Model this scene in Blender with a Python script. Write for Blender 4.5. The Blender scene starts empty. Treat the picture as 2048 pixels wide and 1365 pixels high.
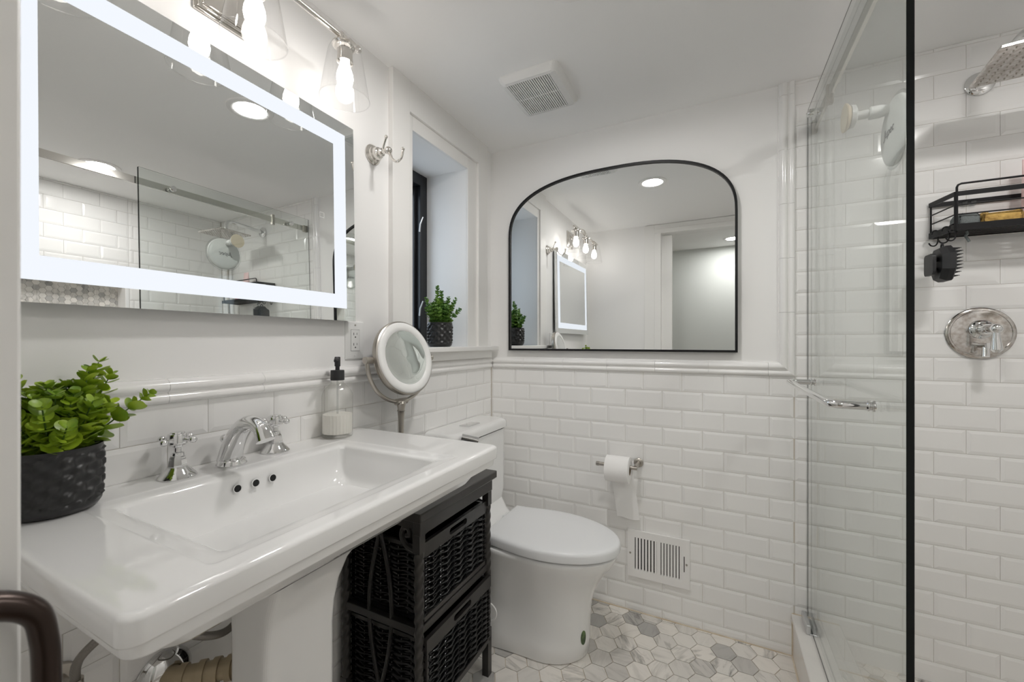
import bpy, bmesh, math, random
from math import sin, cos, pi, radians
from mathutils import Vector, Matrix

random.seed(7)
scene = bpy.context.scene
COL = scene.collection

# ------------------------------------------------------------------ camera
cam_data = bpy.data.cameras.new('camera')
cam = bpy.data.objects.new('camera', cam_data)
COL.objects.link(cam)
cam.location = (0, 0, 1.174)
cam.rotation_euler = (radians(90), 0, radians(26.5))
cam_data.sensor_width = 36.0
cam_data.lens = 818 / 2048 * 36.0
cam_data.shift_y = 2.5 / 2048
cam_data.clip_start = 0.01
cam_data.dof.use_dof = True
cam_data.dof.focus_distance = 1.5
cam_data.dof.aperture_fstop = 8.0
scene.camera = cam

# ------------------------------------------------------------------ view, world
scene.view_settings.view_transform = 'Standard'
scene.view_settings.look = 'None'
scene.view_settings.gamma = 1.0
scene.view_settings.exposure = 2.06
scene.cycles.max_bounces = 18
scene.cycles.diffuse_bounces = 13
scene.cycles.glossy_bounces = 7
scene.cycles.transparent_max_bounces = 24
scene.cycles.sample_clamp_indirect = 4.0
scene.cycles.caustics_reflective = False
scene.cycles.caustics_refractive = False
scene.cycles.use_denoising = True

world = bpy.data.worlds.new('sky')
scene.world = world
world.use_nodes = True
bg = world.node_tree.nodes['Background']
bg.inputs[0].default_value = (0.80, 0.88, 1.0, 1)
bg.inputs[1].default_value = 0.55

# lamp strengths (used by the lamp builders below)
S_BULB = 5.5
S_BAND = 0.24
S_CAN = 48.0
S_CAN_SHOWER = 43.0
S_HALL = 42.0

# ------------------------------------------------------------------ materials
def mat(name, col, rough=0.5, metal=0.0, spec=0.5, coat=0.0, bump=None, var=None, emit=None):
    m = bpy.data.materials.new(name)
    m.use_nodes = True
    nt = m.node_tree
    p = nt.nodes['Principled BSDF']
    p.inputs['Base Color'].default_value = (*col, 1)
    p.inputs['Roughness'].default_value = rough
    p.inputs['Metallic'].default_value = metal
    p.inputs['Specular IOR Level'].default_value = spec
    p.inputs['Coat Weight'].default_value = coat
    tc = None
    if bump or var:
        tc = nt.nodes.new('ShaderNodeTexCoord')
    if bump:
        n = nt.nodes.new('ShaderNodeTexNoise')
        n.inputs['Scale'].default_value = bump[0]
        n.inputs['Detail'].default_value = 3
        nt.links.new(tc.outputs['Object'], n.inputs['Vector'])
        b = nt.nodes.new('ShaderNodeBump')
        b.inputs['Strength'].default_value = bump[1]
        b.inputs['Distance'].default_value = bump[2]
        nt.links.new(n.outputs['Fac'], b.inputs['Height'])
        nt.links.new(b.outputs['Normal'], p.inputs['Normal'])
    if var:
        n2 = nt.nodes.new('ShaderNodeTexNoise')
        n2.inputs['Scale'].default_value = var[0]
        n2.inputs['Detail'].default_value = 4
        nt.links.new(tc.outputs['Object'], n2.inputs['Vector'])
        r = nt.nodes.new('ShaderNodeValToRGB')
        r.color_ramp.elements[0].position = 0.35
        r.color_ramp.elements[1].position = 0.65
        r.color_ramp.elements[0].color = (*var[1], 1)
        r.color_ramp.elements[1].color = (*col, 1)
        nt.links.new(n2.outputs['Fac'], r.inputs['Fac'])
        nt.links.new(r.outputs['Color'], p.inputs['Base Color'])
    if emit:
        p.inputs['Emission Color'].default_value = (*emit[0], 1)
        p.inputs['Emission Strength'].default_value = emit[1]
    return m

def thin_glass(name, tint, f0=0.045, fmax=0.9, rough=0.0):
    """clear sheet glass: tinted see-through with mirror reflection growing at grazing angles"""
    m = bpy.data.materials.new(name)
    m.use_nodes = True
    nt = m.node_tree
    nt.nodes.remove(nt.nodes['Principled BSDF'])
    out = nt.nodes['Material Output']
    tr = nt.nodes.new('ShaderNodeBsdfTransparent')
    tr.inputs[0].default_value = (*tint, 1)
    gl = nt.nodes.new('ShaderNodeBsdfGlossy')
    gl.inputs['Roughness'].default_value = rough
    lw = nt.nodes.new('ShaderNodeLayerWeight')
    lw.inputs['Blend'].default_value = 0.5
    pw = nt.nodes.new('ShaderNodeMath'); pw.operation = 'POWER'
    pw.inputs[1].default_value = 5.0
    ma = nt.nodes.new('ShaderNodeMath'); ma.operation = 'MULTIPLY_ADD'
    ma.inputs[1].default_value = fmax - f0
    ma.inputs[2].default_value = f0
    mx = nt.nodes.new('ShaderNodeMixShader')
    nt.links.new(lw.outputs['Facing'], pw.inputs[0])
    nt.links.new(pw.outputs[0], ma.inputs[0])
    nt.links.new(ma.outputs[0], mx.inputs[0])
    nt.links.new(tr.outputs[0], mx.inputs[1])
    nt.links.new(gl.outputs[0], mx.inputs[2])
    nt.links.new(mx.outputs[0], out.inputs['Surface'])
    return m

def emitter(name, col, strength):
    m = bpy.data.materials.new(name)
    m.use_nodes = True
    nt = m.node_tree
    nt.nodes.remove(nt.nodes['Principled BSDF'])
    e = nt.nodes.new('ShaderNodeEmission')
    e.inputs[0].default_value = (*col, 1)
    e.inputs[1].default_value = strength
    nt.links.new(e.outputs[0], nt.nodes['Material Output'].inputs['Surface'])
    return m

M = {}
M['paint'] = mat('wall_paint', (0.868, 0.862, 0.854), 0.55, bump=(180, 0.05, 0.001))
M['ceiling'] = mat('ceiling_paint', (0.92, 0.917, 0.910), 0.8, bump=(120, 0.06, 0.001))
M['trim'] = mat('trim_paint', (0.85, 0.842, 0.825), 0.35)
M['hall'] = mat('hall_paint', (0.70, 0.72, 0.70), 0.6)
M['hallfloor'] = mat('hall_floor', (0.30, 0.20, 0.12), 0.4, var=(6, (0.2, 0.12, 0.07)))
M['tile'] = mat('glazed_tile', (0.868, 0.861, 0.851), 0.13, coat=0.12, bump=(7, 0.10, 0.004))
M['grout'] = mat('grout', (0.68, 0.66, 0.62), 0.9, var=(5, (0.64, 0.59, 0.52)))
M['caulk'] = mat('old_caulk', (0.68, 0.61, 0.50), 0.7, var=(14, (0.55, 0.45, 0.33)))
M['porcelain'] = mat('porcelain', (0.83, 0.83, 0.825), 0.06, coat=0.5)
M['seat'] = mat('seat_plastic', (0.80, 0.81, 0.825), 0.22)
M['gap'] = mat('dark_gap', (0.008, 0.008, 0.008), 0.8)
M['chrome'] = mat('chrome', (0.78, 0.78, 0.78), 0.05, 1.0)
M['chrome_spotted'] = mat('chrome_water_spotted', (0.74, 0.72, 0.70), 0.12, 1.0, var=(90, (0.52, 0.47, 0.43)))
M['nickel'] = mat('brushed_nickel', (0.47, 0.44, 0.40), 0.30, 1.0)
M['polnickel'] = mat('polished_nickel', (0.74, 0.71, 0.67), 0.10, 1.0)
M['black'] = mat('black_metal', (0.008, 0.008, 0.009), 0.4, spec=0.3)
M['blackwood'] = mat('black_wood', (0.034, 0.031, 0.028), 0.30, var=(9, (0.018, 0.016, 0.015)))
M['wicker'] = mat('black_wicker', (0.009, 0.009, 0.0095), 0.2)
M['rubber'] = mat('black_rubber', (0.015, 0.015, 0.017), 0.5)
M['windowframe'] = mat('black_window_frame', (0.015, 0.016, 0.018), 0.3)
M['mirror'] = mat('mirror_silver', (0.90, 0.915, 0.91), 0.0, 1.0)
M['mirror_led'] = mat('mirror_silver_grey', (0.86, 0.875, 0.87), 0.0, 1.0)
M['alu'] = mat('aluminium', (0.70, 0.71, 0.72), 0.3, 1.0)
M['band'] = emitter('frosted_led_band', (0.90, 0.94, 1.0), S_BAND)
M['bulb'] = emitter('bulb_glow', (1.0, 0.95, 0.90), S_BULB)
M['can'] = emitter('downlight_glow', (1.0, 0.975, 0.95), S_CAN)
M['canshower'] = emitter('shower_downlight_glow', (1.0, 0.975, 0.95), S_CAN_SHOWER)
M['canhall'] = emitter('hall_downlight_glow', (1.0, 0.98, 0.955), S_HALL)
M['white'] = mat('white_plastic', (0.80, 0.80, 0.79), 0.3)
M['whitemetal'] = mat('white_enamel', (0.87, 0.86, 0.85), 0.35)
M['cream'] = mat('cream_rubber', (0.72, 0.62, 0.48), 0.45)
M['glass'] = thin_glass('shower_glass', (0.955, 0.972, 0.962), 0.04, 0.85)
M['glassedge'] = mat('glass_edge', (0.003, 0.005, 0.005), 0.2, spec=0.25)
M['shade'] = thin_glass('shade_glass', (0.97, 0.97, 0.97), 0.05, 0.8)
M['bottle'] = thin_glass('bottle_glass', (0.955, 0.955, 0.945), 0.06, 0.75)
M['pane'] = thin_glass('window_glass', (0.93, 0.96, 0.97), 0.05, 0.9)
M['soap'] = mat('soap_milk', (0.86, 0.84, 0.79), 0.35)
M['paper'] = mat('tissue_paper', (0.86, 0.85, 0.84), 0.9, bump=(260, 0.15, 0.001))
M['card'] = mat('cardboard', (0.48, 0.38, 0.27), 0.9)
M['pot'] = mat('charcoal_ceramic', (0.012, 0.012, 0.0125), 0.30)
M['soil'] = mat('dark_soil', (0.012, 0.010, 0.008), 0.9, bump=(150, 0.8, 0.004))
M['leaf'] = mat('leaf_green', (0.40, 0.53, 0.04), 0.35, var=(22, (0.15, 0.27, 0.018)))
M['leaf2'] = mat('leaf_green_cool', (0.25, 0.42, 0.08), 0.38, var=(26, (0.08, 0.21, 0.05)))
M['stem'] = mat('stem_green', (0.06, 0.12, 0.02), 0.5)
M['bronze'] = mat('oiled_bronze', (0.035, 0.022, 0.017), 0.28, 0.6)
M['braid'] = mat('braided_steel', (0.30, 0.28, 0.26), 0.4, 0.9, bump=(500, 0.8, 0.001))
M['pvc'] = mat('aged_brass_pipe', (0.44, 0.36, 0.24), 0.35, 0.3)
M['pink'] = mat('pink_plastic', (0.80, 0.38, 0.42), 0.35)
M['palepink'] = mat('pale_pink_plastic', (0.86, 0.62, 0.62), 0.35)
M['spongey'] = mat('yellow_sponge', (0.66, 0.43, 0.13), 0.9, bump=(90, 1.0, 0.006), var=(60, (0.42, 0.25, 0.07)))
M['greycloth'] = mat('grey_mesh_cloth', (0.16, 0.18, 0.18), 0.7, bump=(220, 1.0, 0.003))
M['red'] = mat('red_plastic', (0.65, 0.06, 0.03), 0.4)
M['clear'] = thin_glass('clear_plastic', (0.90, 0.91, 0.91), 0.08, 0.8)
M['marblewhite'] = mat('white_marble', (0.76, 0.74, 0.71), 0.12, var=(5, (0.70, 0.68, 0.65)))
M['sticker'] = mat('green_sticker', (0.13, 0.20, 0.08), 0.5, var=(60, (0.03, 0.05, 0.03)))
M['logo'] = mat('grey_logo_ink', (0.12, 0.12, 0.13), 0.5)
M['teal'] = mat('clear_blue_plastic', (0.55, 0.70, 0.78), 0.25)

def marble_hex():
    m = bpy.data.materials.new('hex_marble')
    m.use_nodes = True
    nt = m.node_tree
    p = nt.nodes['Principled BSDF']
    p.inputs['Roughness'].default_value = 0.22
    at = nt.nodes.new('ShaderNodeAttribute'); at.attribute_name = 'tile'
    sep = nt.nodes.new('ShaderNodeSeparateColor')
    nt.links.new(at.outputs['Color'], sep.inputs[0])
    tc = nt.nodes.new('ShaderNodeTexCoord')
    mul = nt.nodes.new('ShaderNodeVectorMath'); mul.operation = 'MULTIPLY_ADD'
    mul.inputs[1].default_value = (9, 9, 9)
    nt.links.new(at.outputs['Color'], mul.inputs[0])
    nt.links.new(tc.outputs['Object'], mul.inputs[2])
    # turn each stone's veins its own way
    rot = nt.nodes.new('ShaderNodeVectorRotate'); rot.rotation_type = 'Z_AXIS'
    ang = nt.nodes.new('ShaderNodeMath'); ang.operation = 'MULTIPLY'; ang.inputs[1].default_value = 3.2
    nt.links.new(sep.outputs[1], ang.inputs[0])
    nt.links.new(mul.outputs[0], rot.inputs['Vector'])
    nt.links.new(ang.outputs[0], rot.inputs['Angle'])
    sc = nt.nodes.new('ShaderNodeMapping'); sc.inputs['Scale'].default_value = (1.0, 4.5, 1.0)
    nt.links.new(rot.outputs[0], sc.inputs['Vector'])
    n = nt.nodes.new('ShaderNodeTexNoise')
    n.inputs['Scale'].default_value = 8.0; n.inputs['Detail'].default_value = 8
    n.inputs['Roughness'].default_value = 0.65; n.inputs['Distortion'].default_value = 0.8
    nt.links.new(sc.outputs[0], n.inputs['Vector'])
    # base grey of the stone: per tile
    base = nt.nodes.new('ShaderNodeValToRGB')
    e = base.color_ramp.elements
    e[0].position = 0.0; e[0].color = (0.80, 0.76, 0.71, 1)
    e[1].position = 1.0; e[1].color = (0.42, 0.41, 0.395, 1)
    k = base.color_ramp.elements.new(0.55); k.color = (0.74, 0.71, 0.67, 1)
    k = base.color_ramp.elements.new(0.8); k.color = (0.60, 0.575, 0.545, 1)
    nt.links.new(sep.outputs[0], base.inputs['Fac'])
    vein = nt.nodes.new('ShaderNodeValToRGB')
    v = vein.color_ramp.elements
    v[0].position = 0.30; v[0].color = (0.30, 0.30, 0.30, 1)
    v[1].position = 0.52; v[1].color = (1, 1, 1, 1)
    vk = v.new(0.40); vk.color = (0.62, 0.62, 0.62, 1)
    nt.links.new(n.outputs['Fac'], vein.inputs['Fac'])
    mx = nt.nodes.new('ShaderNodeMix'); mx.data_type = 'RGBA'; mx.blend_type = 'MULTIPLY'
    nt.links.new(sep.outputs[2], mx.inputs[0])
    nt.links.new(base.outputs[0], mx.inputs[6])
    nt.links.new(vein.outputs[0], mx.inputs[7])
    nt.links.new(mx.outputs[2], p.inputs['Base Color'])
    return m
M['hex'] = marble_hex()
M['hexgrout'] = mat('hex_grout', (0.70, 0.64, 0.55), 0.9, var=(4, (0.60, 0.51, 0.40)))

# ------------------------------------------------------------------ mesh kit
class G:
    def __init__(s):
        s.v = []; s.f = []; s.mi = []; s.att = None
    def add(s, vs, fs, mi=0):
        o = len(s.v)
        s.v += [tuple(v) for v in vs]
        for f in fs:
            s.f.append([i + o for i in f]); s.mi.append(mi)
        return s
    def box(s, x0, x1, y0, y1, z0, z1, mi=0):
        x0, x1 = min(x0, x1), max(x0, x1); y0, y1 = min(y0, y1), max(y0, y1); z0, z1 = min(z0, z1), max(z0, z1)
        vs = [(x, y, z) for x in (x0, x1) for y in (y0, y1) for z in (z0, z1)]
        return s.add(vs, [(0, 1, 3, 2), (4, 6, 7, 5), (0, 4, 5, 1), (2, 3, 7, 6), (0, 2, 6, 4), (1, 5, 7, 3)], mi)
    def loft(s, loops, cap0=True, cap1=True, mi=0, closed=False):
        n = len(loops[0]); o = len(s.v)
        for L in loops: s.v += [tuple(p) for p in L]
        m = len(loops)
        for i in range(m if closed else m - 1):
            a = i; b = (i + 1) % m
            for j in range(n):
                k = (j + 1) % n
                s.f.append([o + a * n + j, o + a * n + k, o + b * n + k, o + b * n + j]); s.mi.append(mi)
        if not closed:
            if cap0: s.f.append([o + j for j in range(n)][::-1]); s.mi.append(mi)
            if cap1: s.f.append([o + (m - 1) * n + j for j in range(n)]); s.mi.append(mi)
        return s
    def lathe(s, prof, origin, axis=(0, 0, 1), n=32, cap0=True, cap1=True, mi=0, mod=None):
        """prof: list of (radius, height); mod(theta, height) scales the radius"""
        q = Vector(axis).normalized().to_track_quat('Z', 'Y')
        o = Vector(origin); loops = []
        for r, h in prof:
            L = []
            for j in range(n):
                a = 2 * pi * j / n
                rr = r * (mod(a, h) if mod else 1)
                L.append(o + q @ Vector((rr * cos(a), rr * sin(a), h)))
            loops.append(L)
        return s.loft(loops, cap0, cap1, mi)
    def cyl(s, p0, p1, r0, r1=None, n=20, mi=0):
        p0 = Vector(p0); p1 = Vector(p1)
        return s.lathe([(r0, 0), (r0 if r1 is None else r1, (p1 - p0).length)], p0, p1 - p0, n, mi=mi)
    def sphere(s, c, r, n=20, mi=0, sx=1, sy=1, sz=1):
        c = Vector(c); loops = []
        m = max(6, n // 2)
        for i in range(m + 1):
            a = -pi / 2 + pi * i / m
            rr = max(cos(a), 0.004)
            loops.append([c + Vector((sx * r * rr * cos(2 * pi * j / n), sy * r * rr * sin(2 * pi * j / n), sz * r * sin(a))) for j in range(n)])
        return s.loft(loops, mi=mi)
    def tube(s, pts, r, n=12, mi=0, closed=False, flat=1.0, cap=True):
        P = [Vector(p) for p in pts]; m = len(P)
        R = r if isinstance(r, (list, tuple)) else [r] * m
        loops = []; prev = None
        for i in range(m):
            if closed: t = (P[(i + 1) % m] - P[i - 1]).normalized()
            elif i == 0: t = (P[1] - P[0]).normalized()
            elif i == m - 1: t = (P[-1] - P[-2]).normalized()
            else: t = ((P[i + 1] - P[i]).normalized() + (P[i] - P[i - 1]).normalized()).normalized()
            if prev is None:
                u = t.orthogonal().normalized() if abs(t.z) > 0.9 else Vector((0, 0, 1)).cross(t).normalized()
            else:
                u = (prev - t * prev.dot(t)).normalized()
            w = t.cross(u); prev = u
            loops.append([P[i] + R[i] * (u * cos(2 * pi * j / n) + w * flat * sin(2 * pi * j / n)) for j in range(n)])
        return s.loft(loops, cap, cap, mi, closed)
    def prism(s, poly, d0, d1, frame, mi=0):
        """extrude polygon (a,b) between depths d0,d1; frame(a,b,d)->xyz"""
        return s.loft([[frame(a, b, d0) for a, b in poly], [frame(a, b, d1) for a, b in poly]], mi=mi)

def smooth_path(pts, k=6):
    """Catmull-Rom through the points"""
    P = [Vector(p) for p in pts]; out = []
    for i in range(len(P) - 1):
        p0 = P[max(i - 1, 0)]; p1 = P[i]; p2 = P[i + 1]; p3 = P[min(i + 2, len(P) - 1)]
        for j in range(k):
            t = j / k
            out.append(0.5 * ((2 * p1) + (p2 - p0) * t + (2 * p0 - 5 * p1 + 4 * p2 - p3) * t * t + (3 * p1 - p0 - 3 * p2 + p3) * t ** 3))
    out.append(P[-1]); return out

def rrect(x0, x1, y0, y1, r, k=6):
    """rounded rectangle outline, same vertex count for any size"""
    if not isinstance(r, (list, tuple)): r = [r] * 4
    out = []
    for (cx, cy, a0, rr) in ((x1, y1, 0, r[0]), (x0, y1, pi / 2, r[1]), (x0, y0, pi, r[2]), (x1, y0, 1.5 * pi, r[3])):
        sx = -1 if cx == x1 else 1; sy = -1 if cy == y1 else 1
        for j in range(k + 1):
            a = a0 + pi / 2 * j / k
            out.append((cx + sx * rr + rr * cos(a), cy + sy * rr + rr * sin(a)))
    return out

def at_z(poly, z): return [(a, b, z) for a, b in poly]

def obj(name, g, m, parent=None, smooth=35, bevel=None, seg=2, wn=False):
    me = bpy.data.meshes.new(name)
    off = Vector((0, 0, 0))
    p = parent
    while p is not None:
        off += p.location; p = p.parent
    me.from_pydata([tuple(Vector(v) - off) for v in g.v], [], g.f)
    ms = m if isinstance(m, (list, tuple)) else [m]
    for x in ms: me.materials.append(M[x])
    if len(ms) > 1:
        for i, pl in enumerate(me.polygons): pl.material_index = g.mi[i]
    bm = bmesh.new(); bm.from_mesh(me)
    bmesh.ops.recalc_face_normals(bm, faces=bm.faces)
    bm.to_mesh(me); bm.free()
    if g.att:
        ca = me.color_attributes.new('tile', 'FLOAT_COLOR', 'CORNER')
        for pl in me.polygons:
            c = g.att[pl.index]
            for li in pl.loop_indices: ca.data[li].color = (*c, 1)
    if smooth:
        me.shade_smooth(); me.set_sharp_from_angle(angle=radians(smooth))
    o = bpy.data.objects.new(name, me)
    COL.objects.link(o)
    if parent: o.parent = parent
    if bevel:
        b = o.modifiers.new('bevel', 'BEVEL'); b.width = bevel; b.segments = seg
        b.limit_method = 'ANGLE'; b.angle_limit = radians(40); b.harden_normals = False
    if wn:
        w = o.modifiers.new('weighted', 'WEIGHTED_NORMAL'); w.keep_sharp = True
    return o

def tag(o, label, cat, group=None):
    o['label'] = label; o['category'] = cat
    if group: o['group'] = group
    return o

def thing(name, label, cat, loc, group=None):
    o = bpy.data.objects.new(name, None)
    o.empty_display_size = 0.05
    COL.objects.link(o); o.location = loc
    return tag(o, label, cat, group)

def struct(o):
    o['kind'] = 'structure'; return o

# ------------------------------------------------------------------ room numbers (metres)
XL, YB, YS, ZC = -1.037, 1.84, 0.075, 2.147      # left wall, back wall, south wall, ceiling
XR = 1.23                                          # far wall of the shower
XC0, XC1, ZCURB = 0.257, 0.395, 0.160              # shower curb
ZR0, ZR1 = 1.046, 1.098                            # chair rail
PITCH, TLEN = 0.0778, 0.1545

def cuboid_tiles(g, a0, a1, z0, z1, frame, top=True, off=0.0, ztop=None):
    """running bond bevelled tiles in the strip a0..a1 x z0..z1 ; frame(a,z,d)->xyz, d out of the wall"""
    gr = 0.0006
    ztop = z1 if ztop is None else ztop
    row = math.floor((ztop - z1) / PITCH + 1e-6)
    while True:
        zt = ztop - row * PITCH; zb = zt - PITCH
        if zt <= z0 + 0.004: break
        t = min(zt, z1) - gr; b = max(zb, z0) + gr
        if t - b > 0.004:
            sh = off + (TLEN / 2 if row % 2 else 0)
            i0 = math.floor((a0 - sh) / TLEN) - 1
            i1 = math.ceil((a1 - sh) / TLEN) + 1
            for i in range(i0, i1):
                l = max(sh + i * TLEN, a0) + gr; r = min(sh + (i + 1) * TLEN, a1) - gr
                if r - l < 0.004: continue
                bw = min(0.0105, (r - l) * 0.35, (t - b) * 0.35)
                j = [random.uniform(-0.00035, 0.00035) for _ in range(4)]
                P = [(l, b), (r, b), (r, t), (l, t)]
                Q = [(l + bw, b + bw), (r - bw, b + bw), (r - bw, t - bw), (l + bw, t - bw)]
                vs = [frame(x, z, 0.0) for x, z in P] + [frame(x, z, 0.0030) for x, z in P] + \
                     [frame(x, z, 0.0050 + j[k]) for k, (x, z) in enumerate(Q)]
                fs = [(0, 1, 5, 4), (1, 2, 6, 5), (2, 3, 7, 6), (3, 0, 4, 7),
                      (4, 5, 9, 8), (5, 6, 10, 9), (6, 7, 11, 10), (7, 4, 8, 11), (8, 9, 10, 11)]
                g.add(vs, fs)
        row += 1

fr_left = lambda a, z, d: (XL + d, a, z)
fr_back = lambda a, z, d: (a, YB - d, z)
fr_right = lambda a, z, d: (XR - d, a, z)
fr_south = lambda a, z, d: (a, YS + d, z)

# ------------------------------------------------------------------ floor
def hex_field(g, x0, x1, y0, y1, z, s, cx, cy, th=0.004, frame=None):
    """hexagonal stones, one edge along x; clipped at the field edges"""
    g.att = g.att or []
    px = 1.5 * s; py = math.sqrt(3) * s
    F = frame or (lambda a, b, d: (a, b, z + d))
    for i in range(math.floor((x0 - cx) / px) - 1, math.ceil((x1 - cx) / px) + 2):
        for j in range(math.floor((y0 - cy) / py) - 1, math.ceil((y1 - cy) / py) + 2):
            hx = cx + i * px; hy = cy + j * py + (py / 2 if i % 2 else 0)
            def ring(k):
                return [(hx + k * s * cos(pi / 3 * q), hy + k * s * sin(pi / 3 * q)) for q in range(6)]
            def clip(poly):
                for ax, lim, sg in ((0, x0, 1), (0, x1, -1), (1, y0, 1), (1, y1, -1)):
                    out = []
                    for q in range(len(poly)):
                        a, b = poly[q], poly[(q + 1) % len(poly)]
                        da, db = sg * (a[ax] - lim), sg * (b[ax] - lim)
                        if da >= 0: out.append(a)
                        if da * db < 0:
                            t = da / (da - db); out.append((a[0] + t * (b[0] - a[0]), a[1] + t * (b[1] - a[1])))
                    poly = out
                    if len(poly) < 3: return []
                return poly
            A = clip(ring(0.966))
            if len(A) < 3: continue
            c = (random.random(), random.random(), random.choice((0.15, 0.25, 0.4, 0.7, 1.0)))
            n = len(A); o = len(g.f)
            g.loft([[F(a, b, 0) for a, b in A], [F(a, b, th) for a, b in A]], cap0=False)
            g.att += [c] * (len(g.f) - o)

g = G(); g.box(XL - 0.3, XR + 0.1, -1.15, YB + 0.1, -0.1, -0.004)
fl = struct(obj('floor', g, 'hexgrout', smooth=None))
g = G(); hex_field(g, XL, XC0, YS, YB, -0.004, 0.0455, -0.3835, 1.7446)
obj('marble_tiles', g, 'hex', fl, smooth=None)
g = G(); g.box(XL - 0.2, XR, -1.1, YS - 0.115, -0.004, 0.0)
obj('hall_boards', g, 'hallfloor', fl, smooth=None)
# stained caulk where floor and tile meet
g = G()
for (a, b) in (((XL + 0.004, YB - 0.0045), (XC0, YB - 0.0045)),):
    g.tube([(a[0], a[1], 0.001), (b[0], b[1], 0.0)], 0.003, 8)
g.tube([(XC0 - 0.002, YS + 0.02, 0.001), (XC0 - 0.002, YB - 0.004, 0.001)], 0.003, 8)
g.tube([(XC0 - 0.001, YB - 0.0055, 0.0), (XC0 - 0.001, YB - 0.0055, ZCURB)], 0.0028, 8)
g.tube([(XC0, YB - 0.0055, ZCURB), (XC1, YB - 0.0055, ZCURB)], 0.0022, 8)
obj('caulk_line', g, 'caulk', fl)

# shower pan
g = G(); g.box(XC1, XR, YS, YB, -0.004, 0.045)
sp = struct(obj('floor_shower', g, 'hexgrout', smooth=None))
g = G(); hex_field(g, XC1, XR, YS, YB, 0.045, 0.03, 0.8, 0.9, 0.002)
obj('shower_tiles', g, 'hex', sp, smooth=None)

# shower curb
g = G(); g.box(XC0, XC1, YS, YB, -0.004, ZCURB - 0.02)
cb = struct(obj('trim_shower_curb', g, 'marblewhite', smooth=None))
g = G(); g.box(XC0 - 0.006, XC1 + 0.004, YS, YB - 0.006, ZCURB - 0.02, ZCURB)
obj('curb_cap', g, 'marblewhite', cb, bevel=0.003)

# ------------------------------------------------------------------ ceiling
g = G(); g.box(XL - 0.3, XR + 0.1, -1.15, YB + 0.1, ZC, ZC + 0.1)
struct(obj('ceiling', g, 'ceiling', smooth=None))

# ------------------------------------------------------------------ left wall with deep window recess
WY0, WY1, WZ0, WZ1 = 1.2175, 1.603, 1.134, 1.977
XW = -1.307
g = G()
g.box(XW, XL, -0.04, WY0, -0.004, ZC)
g.box(XW, XL, WY1, YB + 0.1, -0.004, ZC)
g.box(XW, XL, WY0, WY1, -0.004, WZ0)
g.box(XW, XL, WY0, WY1, WZ1, ZC)
wl = struct(obj('wall_left', g, 'paint', smooth=None))
g = G(); cuboid_tiles(g, YS + 0.02, YB - 0.006, 0.0, ZR0, fr_left, off=0.061)
obj('wall_tiles', g, 'tile', wl, smooth=None)
g = G(); g.box(XL - 0.001, XL + 0.0012, YS, YB, 0, ZR0)
obj('grout', g, 'grout', wl, smooth=None)

# chair rail: cove above a bead, cut in pieces
RAILP = [(0, 0), (0.010, 0), (0.015, 0.003), (0.0175, 0.008), (0.0175, 0.013), (0.015, 0.018), (0.0105, 0.0205),
         (0.0105, 0.023), (0.0165, 0.026), (0.020, 0.031), (0.0205, 0.037), (0.018, 0.043), (0.012, 0.048), (0.0075, 0.0505), (0.0075, 0.052), (0, 0.052)]
def rail(g, a0, a1, frame, seg=0.203, start=0.0):
    """frame(along, up, out)"""
    a = a0; first = True
    while a < a1 - 1e-6:
        b = min(a + (seg if not first else seg - start), a1); first = False
        g.loft([[frame(a + 0.0004, h, d) for d, h in RAILP], [frame(b - 0.0004, h, d) for d, h in RAILP]])
        a = b
g = G(); rail(g, YS + 0.02, YB - 0.02, lambda a, h, d: (XL + d, a, ZR0 + h), 0.2, 0.05)
struct(obj('trim_chair_rail_left', g, 'tile'))

# ------------------------------------------------------------------ back wall
g = G(); g.box(XW, XR + 0.1, YB, YB + 0.1, -0.004, ZC)
wb = struct(obj('wall_back', g, 'paint', smooth=None))
VX0, VX1 = 0.205, 0.2635
g = G()
cuboid_tiles(g, XL + 0.006, VX1, 0.0, ZR0, fr_back, off=0.028)
cuboid_tiles(g, VX1, XR - 0.006, 0.0, ZC, fr_back, off=0.028, ztop=ZR0 + PITCH * 15)
obj('wall_tiles', g, 'tile', wb, smooth=None)
g = G(); g.box(XL, VX1, YB - 0.0012, YB + 0.001, 0, ZR0); g.box(VX1, XR, YB - 0.0012, YB + 0.001, 0, ZC)
obj('grout', g, 'grout', wb, smooth=None)
g = G()
# horizontal rail with a mitre into the upright rail
a = XL + 0.02; e = VX1; first = True
segs = []
while a < e - 1e-6:
    b = a + (0.205 if not first else 0.17); first = False
    if b > e - 0.06: b = e
    segs.append((a, b)); a = b
for a, b in segs:
    last = b == e
    g.loft([[(a + 0.0004, YB - d, ZR0 + h) for d, h in RAILP], [((e - h) if last else b - 0.0004, YB - d, ZR0 + h) for d, h in RAILP]])
z = ZR0; first = True
while z < ZC - 1e-6:
    zz = min(z + (0.24 if first else 0.203), ZC)
    if first:
        g.loft([[(e - h, YB - d, ZR0 + h) for d, h in RAILP], [(e - h, YB - d, zz - 0.0004) for d, h in RAILP]])
    else:
        g.loft([[(e - h, YB - d, z + 0.0004) for d, h in RAILP], [(e - h, YB - d, zz - 0.0004) for d, h in RAILP]])
    z = zz; first = False
struct(obj('trim_chair_rail_back', g, 'tile'))

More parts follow.
